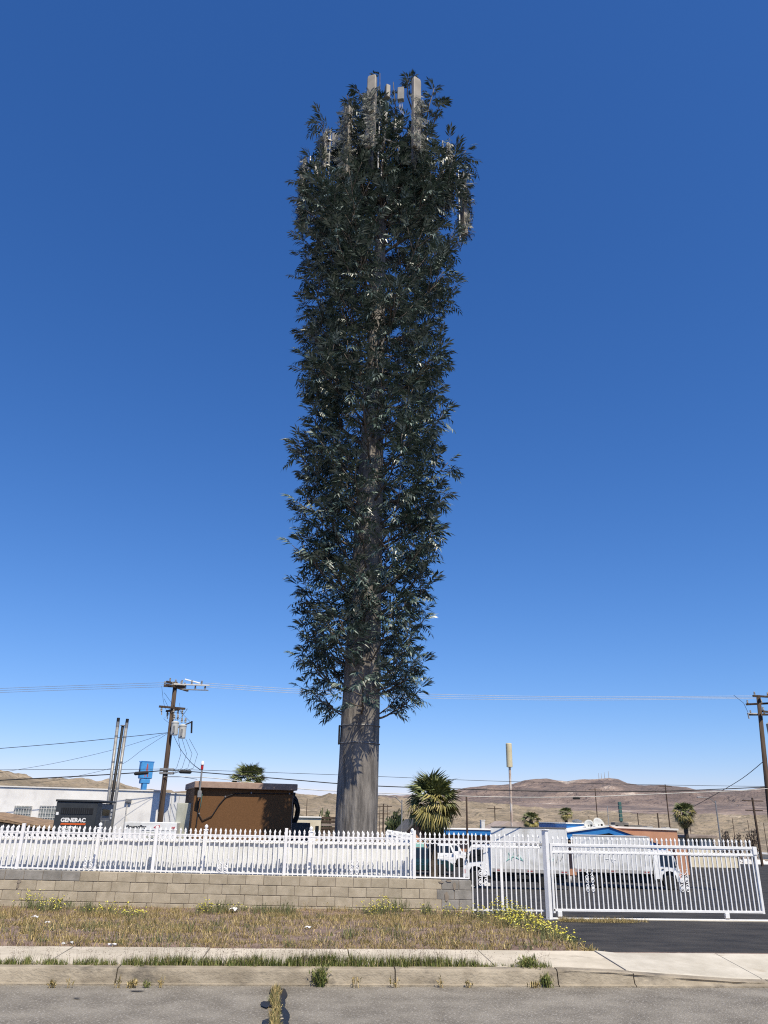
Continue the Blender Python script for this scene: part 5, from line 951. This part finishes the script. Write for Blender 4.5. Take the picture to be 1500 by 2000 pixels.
mast('dark power pole with crossarms near the right edge', 1469, 1558, 80, arms=2, r=.14); mast('reddish power pole right of the tower trunk', 749, 1570, 105, arms=2, r=.12); mast('light pole with two heads beside the palm crown', 785, 1562, 72, lamp=1, m='galv', cat='street light', name='street_light', r=.07); mast('thin mast with a small box left of the satellite dishes', 1186, 1574, 72, m='galv', r=.05)
for px, py, fp in ((1430, 1598, 'thin far pole right of the grey street light'), (1460, 1602, 'thin far pole just left of the dark power pole'), (1491, 1607, 'rightmost thin far pole near the right edge'), (1150, 1594, 'thin far pole behind the smaller satellite dish'), (1345, 1592, 'thin far pole touching the fan palm at right'), (757, 1572, 'thin far pole right of the reddish power pole'), (742, 1575, 'thin far pole against the right side of the tower trunk'), (600, 1560, 'thin far pole right of the brown shelter')): mast(fp, px, py, 190, r=.1, group='far thin poles')
for px, py in ((1169, 1510), (1174, 1510), (1180, 1508), (1188, 1506)): a = onY(px, py, 7000); b = onY(px, 1519, 7000); o = MB().tube([(a.x, a.y, b.z-20), a], [3.0, 1.5], 5).build('radio_mast', 'rail'); tag(o, 'tiny radio mast on the summit of the far mountain', 'radio mast', 'radio masts on the summit')
# ================================================================== WEEDS, GRASS, FLOWERS, LITTER
def blades(P, H, Wd, lean=.35, rng=RNG, az=None):
    """one bent blade per point: base pair, middle pair, tip"""
    n = len(P); a = rng.uniform(0, 2*np.pi, n) if az is None else az; f = rng.uniform(0, 2*np.pi, n); L = np.abs(rng.normal(0, lean, n))+.05
    d = np.stack([np.cos(a), np.sin(a), np.zeros(n)], 1); s = np.stack([np.cos(f), np.sin(f), np.zeros(n)], 1)*(Wd/2)[:, None]
    up = np.array([0, 0, 1.0])[None]; hl = np.minimum(L, 1.6)
    mid = P+up*(H*.55)[:, None]*np.cos(hl*.6)[:, None]+d*(H*.55*np.sin(hl*.6))[:, None]; tip = mid+up*(H*.45*np.cos(hl*1.4))[:, None]+d*(H*.45*np.sin(hl*1.4))[:, None]
    V = np.stack([P-s, P+s, mid+s*.75, mid-s*.75, tip], 1).reshape(-1, 3); o = (np.arange(n)*5)[:, None]
    Fq = np.concatenate([o+np.array([[0, 1, 2]]), o+np.array([[0, 2, 3]]), o+np.array([[3, 2, 4]])], 0)
    return V, Fq, tip
def join(parts):
    V = []; Fq = []; o = 0
    for v, f in parts: V.append(v); Fq.append(f+o); o += len(v)
    return np.concatenate(V), np.concatenate(Fq)
def blob(P, R, rng=RNG):                      # tiny octahedra for seed heads and flowers
    n = len(P); D = np.array([[1, 0, 0], [-1, 0, 0], [0, 1, 0], [0, -1, 0], [0, 0, .55], [0, 0, -.55]])
    V = (P[:, None]+D[None]*R[:, None, None]).reshape(-1, 3); o = (np.arange(n)*6)[:, None]; T = [(0, 2, 4), (2, 1, 4), (1, 3, 4), (3, 0, 4), (2, 0, 5), (1, 2, 5), (3, 1, 5), (0, 3, 5)]
    return V, np.concatenate([o+np.array([t]) for t in T], 0)
def scatter(n, x0, x1, y0, y1, dens, rng=RNG):
    X = rng.uniform(x0, x1, n); Y = rng.uniform(y0, y1, n); k = rng.uniform(0, 1, n) < dens(X, Y); return X[k], Y[k]
def tufts(X, Y, zf, nb, hmin, hmax, rad, wd, lean, rng=RNG):
    n = len(X); cx = np.repeat(X, nb); cy = np.repeat(Y, nb); th_ = rng.uniform(.45, 1.15, n); hh = np.repeat(th_, nb)*rng.uniform(hmin, hmax, n*nb); a = rng.uniform(0, 2*np.pi, n*nb); r = rad*np.sqrt(rng.uniform(0, 1, n*nb))
    px, py = cx+r*np.cos(a), cy+r*np.sin(a); P = np.stack([px, py, zf(px, py)-.005], 1)
    return blades(P, hh, rng.uniform(.6, 1.3, n*nb)*wd, lean, rng, az=a+rng.normal(0, .5, n*nb))
inb = lambda X, Y: X < bank_edge(Y)-.05
# matted dry weeds over the whole bank
dn = lambda X, Y: np.where(inb(X, Y), np.clip((fbm(X*.55, Y*.8, 4)-.30)*2.6, .10, 1), 0)
X, Y = scatter(6200, -13, 5.4, 10.33, 19.2, dn); v1, f1, t1_ = tufts(X, Y, bank_z, 13, .03, .14, .13, .0075, 1.35)
X, Y = scatter(2600, -13, 4.2, 10.32, 10.75, lambda X, Y: np.where(inb(X, Y), np.clip((fbm(X*1.5+8, Y, 3)-.25)*2.5, 0, 1), 0)); v5, f5, _ = tufts(X, Y, bank_z, 10, .03, .11, .06, .007, .9)
X, Y = scatter(1500, -13, 5.4, 10.33, 19.2, lambda X, Y: np.where(inb(X, Y), np.clip((fbm(X*.4+4, Y*.6, 3)-.38)*4, 0, 1), 0)); v2, f2, t2_ = tufts(X, Y, bank_z, 15, .08, .24, .07, .007, .40)
X, Y = scatter(16000, -13, 5.4, 10.33, 19.2, lambda X, Y: np.where(inb(X, Y), .8, 0)); P = np.stack([X, Y, bank_z(X, Y)+.008], 1); v3, f3, _ = blades(P, RNG.uniform(.03, .12, len(X)), RNG.uniform(.005, .012, len(X)), 1.6)
X, Y = scatter(420, -12, 5.2, 10.5, 19.1, lambda X, Y: np.where(inb(X, Y), np.clip((fbm(X*.6+2, Y*.8, 3)-.3)*3, .15, 1), 0)); v6, f6, t6_ = tufts(X, Y, bank_z, 70, .05, .20, .15, .006, .85)
k = RNG.choice(len(t2_), 5000); v4, f4 = blob(t2_[k], RNG.uniform(.006, .013, 5000))
dg = arr('dry_weeds', *join([(v1, f1), (v2, f2), (v3, f3), (v4, f4), (v5, f5), (v6, f6)]), 'drygrass', 'stuff'); dg['label'] = 'matted golden dry weeds covering the bank below the block wall'; dg['category'] = 'weeds'
# greener growth near the pavement, along the wall foot and in patches
def green_d(X, Y): return np.where(inb(X, Y), np.clip(1.1-(Y-10.33)/.42, 0, 1)*np.clip((fbm(X*1.1, Y*.2, 3)-.36)*4, 0, 1)+np.clip((Y-18.0)/1.0, 0, 1)*.30*np.clip((fbm(X*1.4, Y, 3)-.3)*3, 0, 1)+.30*(fbm(X*.7, Y*.7+9, 3) > .52)+np.clip(1-np.abs(X-bank_edge(Y)+.35)/.4, 0, 1)*.35, 0)
X, Y = scatter(5200, -13, 5.4, 10.33, 19.2, green_d); v1, f1, _ = tufts(X, Y, bank_z, 13, .05, .17, .07, .0075, .5)
X, Y = scatter(700, 5.45, 7.5, 17.9, 19.0, lambda X, Y: np.clip(1.3-abs(Y-18.45)/.5, 0, 1)*np.clip((7.6-X)/1.2, .0, 1)); v2, f2, _ = tufts(X, Y, lambda x, y: gzn(y)-.01, 12, .03, .12, .06, .007, .7)
gw = arr('gate_weeds', v2, f2, 'drygrass', 'stuff'); gw['label'] = 'dry weeds growing along the gate track'; gw['category'] = 'weeds'
gg = arr('green_weeds', *join([(v1, f1)]), 'weedgreen', 'stuff'); gg['label'] = 'patchy olive green weeds along the pavement edge and gate'; gg['category'] = 'weeds'
# grass rooted in the joint between kerb and pavement
def strip_d(X): return np.clip((fbm(X*.85+3, X*0+2.5, 3)-.30)*3.6, .10, 1)*(X < 2.58)
nS = 1500; X = RNG.uniform(-8.5, 2.6, nS); Y = KY+RNG.normal(.205, .022, nS); sdv_ = strip_d(X); kp = RNG.uniform(0, 1, nS) < sdv_; X, Y, dd = X[kp], Y[kp], sdv_[kp]
zs = lambda x, y: 0*x+.15
n = len(X); nb = 16; cx, cy, cd = np.repeat(X, nb), np.repeat(Y, nb), np.repeat(dd, nb); P = np.stack([cx+RNG.normal(0, .02, n*nb), cy+RNG.normal(0, .014, n*nb), np.full(n*nb, .148)], 1)
v1, f1, t1_ = blades(P, RNG.uniform(.03, .135, n*nb)*(.30+.85*cd), RNG.uniform(.004, .0085, n*nb), .45)
ks = arr('kerb_grass', v1, f1, 'greengrass', 'stuff'); ks['label'] = 'strip of green grass growing behind the kerb'; ks['category'] = 'grass'
m_ = int(n*1.5); k = RNG.integers(0, n, m_); P = np.stack([X[k]+RNG.normal(0, .04, m_), Y[k]+RNG.normal(0, .02, m_), np.full(m_, .148)], 1); v2, f2, t2_ = blades(P, RNG.uniform(.10, .24, m_)*(.5+.6*dd[k]), np.full(m_, .003), .25); q = np.repeat(t2_, 4, 0)+RNG.normal(0, .014, (len(t2_)*4, 3)); v3, f3 = blob(q, RNG.uniform(.003, .006, len(q)))
sh_ = arr('seed_heads', *join([(v2, f2), (v3, f3)]), 'seedhead', 'stuff'); sh_['label'] = 'thin dry seed stalks above the kerb grass'; sh_['category'] = 'grass'
# single clumps
def clump(name, label, cat, px, py, zf, h, rad, nb, m='weedgreen', flowers=0, seed=0, group=None, at=None, lean=.45, wd=.008, fr=.021):
    rng = np.random.default_rng(900+seed); p = onZ(px, py, -.3) if at is None else Vector(at)
    if at is None:
        for _ in range(6): p = onZ(px, py, float(zf(np.array([p.x]), np.array([p.y]))[0]))
    t = thing(name, label, cat, tuple(p), group=group); X = rng.normal(0, rad*.5, nb); Y = rng.normal(0, rad*.4, nb)
    fall = np.exp(-(X**2+Y**2)/(rad*rad*1.2)); Z = np.array([float(zf(np.array([p.x+a]), np.array([p.y+b]))[0])-p.z for a, b in zip(X, Y)]) if at is None else np.zeros(nb)
    v, f, tip = blades(np.stack([X, Y, Z-.01], 1), rng.uniform(.4, 1.1, nb)*h*(.4+.7*fall), rng.uniform(.6, 1.3, nb)*wd, lean, rng)
    nl = nb*2; k = rng.integers(0, nb, nl); tt = rng.uniform(.25, .9, nl); base = np.stack([X, Y, Z], 1)[k]; q = base+(tip[k]-base)*tt[:, None]; v2, f2, _ = blades(q, rng.uniform(.02, .06, nl), rng.uniform(.006, .014, nl), 1.3, rng)
    arr('stems', *join([(v, f), (v2, f2)]), m, 'stuff', t)
    if flowers:
        k = rng.integers(0, nb, flowers); q = tip[k]+np.array([0, 0, .01])+rng.normal(0, .015, (flowers, 3)); v, f = blob(q, rng.uniform(.6, 1.15, flowers)*fr); arr('flowers', v, f, 'yellow', 'stuff', t)
    return t
FL = [(62, 1776, .34, .32, 110, 40, 'tall yellow flowering weed at the far left of the block wall'), (92, 1780, .30, .35, 110, 46, 'yellow flowering weed right beside the leftmost tall one'), (205, 1788, .26, .35, 90, 30, 'sparse yellow flowering weed below the grey wall blocks'), (243, 1790, .24, .35, 90, 36, 'yellow flowering weed under the fourth block joint from left'), (265, 1797, .20, .28, 60, 18, 'small yellow flowering weed standing forward on the bank at left'),
      (403, 1783, .24, .30, 110, 34, 'round yellow flowering weed left of the white litter'), (465, 1780, .22, .2, 40, 10, 'small yellow flowering weed right of the white litter'), (548, 1774, .26, .12, 30, 9, 'single thin yellow flowering stalk at the wall middle'), (748, 1785, .34, .36, 150, 62, 'dense yellow flowering weed against the wall right of the tower'), (722, 1788, .24, .3, 70, 20, 'low yellow flowering weed left of the dense one'),
      (838, 1788, .24, .24, 60, 14, 'tufty yellow flowering weed near the wall repair'), (880, 1792, .26, .34, 90, 26, 'yellow flowering weed before the grey repaired wall end'), (930, 1796, .26, .28, 100, 34, 'yellow flowering weed at the foot of the wall end'), (985, 1795, .38, .40, 190, 90, 'biggest yellow flowering bush growing through the picket panel'), (1015, 1802, .27, .34, 130, 60, 'yellow flowering weed before the gate post'),
      (1005, 1812, .24, .36, 120, 60, 'yellow flowering weed in the middle of the bank end'), (1040, 1820, .24, .34, 110, 58, 'yellow flowering weed spilling towards the driveway'), (1062, 1826, .20, .28, 80, 42, 'low yellow flowering weed at the driveway edge'), (1085, 1835, .18, .22, 60, 26, 'small yellow flowering weed leaning over the asphalt'), (1118, 1846, .15, .14, 36, 9, 'last little yellow flowering weed next to the pavement'), (1100, 1839, .16, .18, 46, 14, 'little yellow flowering weed above the last one')]
for k, (px, py, h, r_, nb, fl, lab) in enumerate(FL): clump('flowering_weed', lab, 'flowering weed', px, py, bank_z, h, r_, nb, 'weedgreen', int(fl*1.25), k, 'yellow flowering weeds')
for k, (px, py, h, r_, nb, lab) in enumerate(((170, 1783, .26, .24, 150, 'bushy grey green weed between the left yellow flowers'), (118, 1776, .30, .34, 110, 'tall green weed against the left wall blocks'), (432, 1782, .28, .30, 120, 'feathery green weed left of wall middle'), (510, 1784, .24, .34, 130, 'low spreading green weed at the wall middle'), (552, 1786, .30, .34, 150, 'bushy green weed right of wall middle'), (780, 1780, .34, .26, 120, 'tall green weed right of the dense yellow one'), (835, 1786, .30, .16, 70, 'dark tufted green weed near the wall repair'), (1010, 1790, .26, .4, 120, 'low green weed under the picket panel'))): clump('green_weed', lab, 'weed', px, py, bank_z, h, r_, nb, 'weedgreen', 0, 50+k, 'green weeds along the wall')
kf = lambda x, y: 0*x+.02
for k, (px, py, h, r_, nb, m, lab) in enumerate(((625, 1921, .23, .065, 190, 'greengrass', 'large green grass clump growing from the kerb foot'), (1060, 1920, .13, .07, 100, 'greengrass', 'green grass clump at the kerb foot near the driveway'), (102, 1926, .05, .03, 26, 'drygrass', 'tiny dry tuft at the kerb foot at far left'), (258, 1926, .075, .045, 46, 'drygrass', 'small brown tuft at the kerb foot left of centre'), (286, 1926, .05, .035, 26, 'greengrass', 'tiny green weed at the kerb foot beside the brown tuft'), (230, 1926, .09, .03, 10, 'drygrass', 'wiry dry stalks at the kerb foot left of the brown tuft'), (312, 1926, .10, .03, 10, 'drygrass', 'wiry dry stalks right of the tiny green weed'), (695, 1926, .13, .05, 14, 'drygrass', 'wiry dry plant right of the large kerb clump'), (135, 1926, .11, .02, 8, 'drygrass', 'thin dry stalk leaning on the kerb at left'), (770, 1926, .10, .04, 12, 'drygrass', 'thin dry stalks before the kerb right of centre'), (860, 1926, .12, .03, 10, 'drygrass', 'forked dry stalk before the kerb left of the paint mark'), (915, 1926, .07, .03, 12, 'drygrass', 'short dry tuft beside the white paint mark'), (1045, 1926, .05, .06, 30, 'drygrass', 'yellowed tuft left of the right kerb clump'))):
    p = onZ(px, py, .015); clump('grass_clump', lab, 'grass', px, py, None, h, r_, nb, m, 0, 80+k, 'clumps along the kerb', at=(p.x, min(p.y, KY-.005), .012), wd=.006, lean=.35)
p = onZ(1025, 1884, .15); clump('grass_clump', 'bushy grass clump at the end of the kerb strip', 'grass', 0, 0, None, .13, .13, 200, 'greengrass', 0, 99, 'clumps along the kerb', at=(p.x, KY+.20, .15), wd=.006)
# the sealed crack across the road, grown over
rng = np.random.default_rng(7); tarp_ = MB()
def wob(pts, jit): return [(x+rng.normal(0, jit), y+rng.normal(0, jit)) for x, y in pts]
def flat(poly_px, z, m, nm, parent=None):
    P = [onZ(px, py, z) for px, py in poly_px]; return MB().add([tuple(p) for p in P], [tuple(range(len(P)))]).build(nm, m, parent)
road = bpy.data.objects['road']
flat([(549, 1930), (557, 1931), (560, 1938), (562, 1944), (557, 1951), (558, 1960), (556, 1967), (562, 1974), (566, 1981), (566, 1988), (563, 1994), (566, 2006), (528, 2006), (534, 1990), (538, 1975), (545, 1960), (548, 1945)], .012, 'tar', 'tar_seal', road)
flat([(528, 1931), (540, 1931), (538, 1945), (534, 1950), (540, 1960), (534, 1971), (528, 1965), (520, 1968), (510, 1964), (509, 1958), (515, 1955), (522, 1956), (527, 1950), (531, 1945), (526, 1938)], .013, 'tar', 'tar_seal', road)
flat([(512, 1993), (528, 1988), (532, 1980), (540, 1975), (542, 1990), (540, 2006), (513, 2006)], .014, 'tar', 'tar_seal', road)
for k, (x0, x1, y, h) in enumerate(((142, 158, 1949, 1.5), (250, 285, 1935, 1.5))): flat([(x0, y), (lerp(x0, x1, .3), y-h), (lerp(x0, x1, .8), y-h*.7), (x1, y), (lerp(x0, x1, .6), y+h*.6)], .011, 'asphaltdark', 'oil_stain', road)
X = []; Yc = []
for py in np.linspace(1931, 2012, 60):
    for _ in range(7): p = onZ(538+2.5*math.sin(py*.16)+rng.normal(0, 3.2), py, .01); X.append(p.x); Yc.append(p.y)
X, Yc = np.array(X), np.array(Yc); v, f, _ = tufts(X, Yc, lambda x, y: 0*x+.008, 6, .02, .085, .02, .0055, .7, rng); h_ = len(X)//2
cw_ = arr('crack_weeds', v, f, 'drygrass', 'stuff'); cw_['label'] = 'dry weeds growing along the crack across the road'; cw_['category'] = 'weeds'
sel = rng.uniform(0, 1, len(X)) < .45; v, f, _ = tufts(X[sel], Yc[sel], lambda x, y: 0*x+.008, 6, .02, .075, .02, .006, .7, rng); cg = arr('crack_grass', v, f, 'weedgreen', 'stuff'); cg['label'] = 'green weeds among the dry ones in the road crack'; cg['category'] = 'weeds'
def rock(seed, m='stone'):
    r = random.Random(seed); b = MB(); vs = []
    for k in range(5):
        for j in range(7): a = 2*math.pi*j/7; ph = math.pi*(k+.5)/5; q = r.uniform(.75, 1.1); vs.append((q*math.sin(ph)*math.cos(a), q*math.sin(ph)*math.sin(a)*.8, q*math.cos(ph)*.55+.25))
    fs = [(k*7+j, k*7+(j+1) % 7, (k+1)*7+(j+1) % 7, (k+1)*7+j) for k in range(4) for j in range(7)]+[tuple(range(7))[::-1], tuple(range(28, 35))]
    return b.add(vs, fs).mesh('stone', m)
RK = [rock(k) for k in range(4)]
for k, (px, py, s) in enumerate(((546, 1972, .016), (548, 1985, .020), (543, 1995, .018), (545, 1966, .014), (550, 1990, .014))): p = onZ(px, py, .012); o = put('stone', RK[k % 4], None, (p.x, p.y, .01), (0, 0, k), (s*1.5, s, s)); tag(o, 'tan pebble lying in the weedy road crack', 'stone', 'pebbles in the road crack')
rn = random.Random(3); gv = []
for k in range(900):                                        # loose gravel on the bank and driveway edge
    y_ = rn.uniform(10.4, 19); x_ = rn.uniform(-9, float(bank_edge(y_))+.3); s = rn.uniform(.008, .022)*(1.6 if rn.random() < .06 else 1); z_ = float(bank_z(np.array([x_]), np.array([y_]))[0]); gv.append((x_, y_, z_, s))
P = np.array([g[:3] for g in gv]); v, f = blob(P, np.array([g[3] for g in gv])); gr_ = arr('gravel', v, f, 'stone', 'stuff'); gr_['label'] = 'loose stones scattered over the bank'; gr_['category'] = 'gravel'
def paper(label, px, py, s, seed, m='litter'):
    r = random.Random(seed); p = onZ(px, py, -.1)
    for _ in range(6): p = onZ(px, py, float(bank_z(np.array([p.x]), np.array([p.y]))[0])+.03)
    n = 5; vs = [(s*(i/(n-1)-.5)*1.4, s*(j/(n-1)-.5), r.uniform(0, .35)*s) for i in range(n) for j in range(n)]; fs = [(i*n+j, (i+1)*n+j, (i+1)*n+j+1, i*n+j+1) for i in range(n-1) for j in range(n-1)]
    b = MB().add(vs, fs); m_ = len(vs); b.add([(x, y, z-.004) for x, y, z in vs], [tuple(reversed(q)) for q in fs]); o = b.build('litter', m, None, tuple(p), (0, 0, r.uniform(0, 3))); return tag(o, label, 'litter')
paper('crumpled white litter at the wall foot left of centre', 455, 1779, .20, 1); paper('small white scrap among weeds at the left', 68, 1792, .09, 2); paper('tiny white scrap right of the left one', 93, 1802, .06, 3); paper('greyish crumpled scrap by the pavement at left', 130, 1845, .10, 4, 'bluegrey'); paper('little white scrap on the pavement edge', 219, 1847, .07, 5); paper('pale scrap in the weeds below the tower', 602, 1812, .07, 6, 'bluegrey')
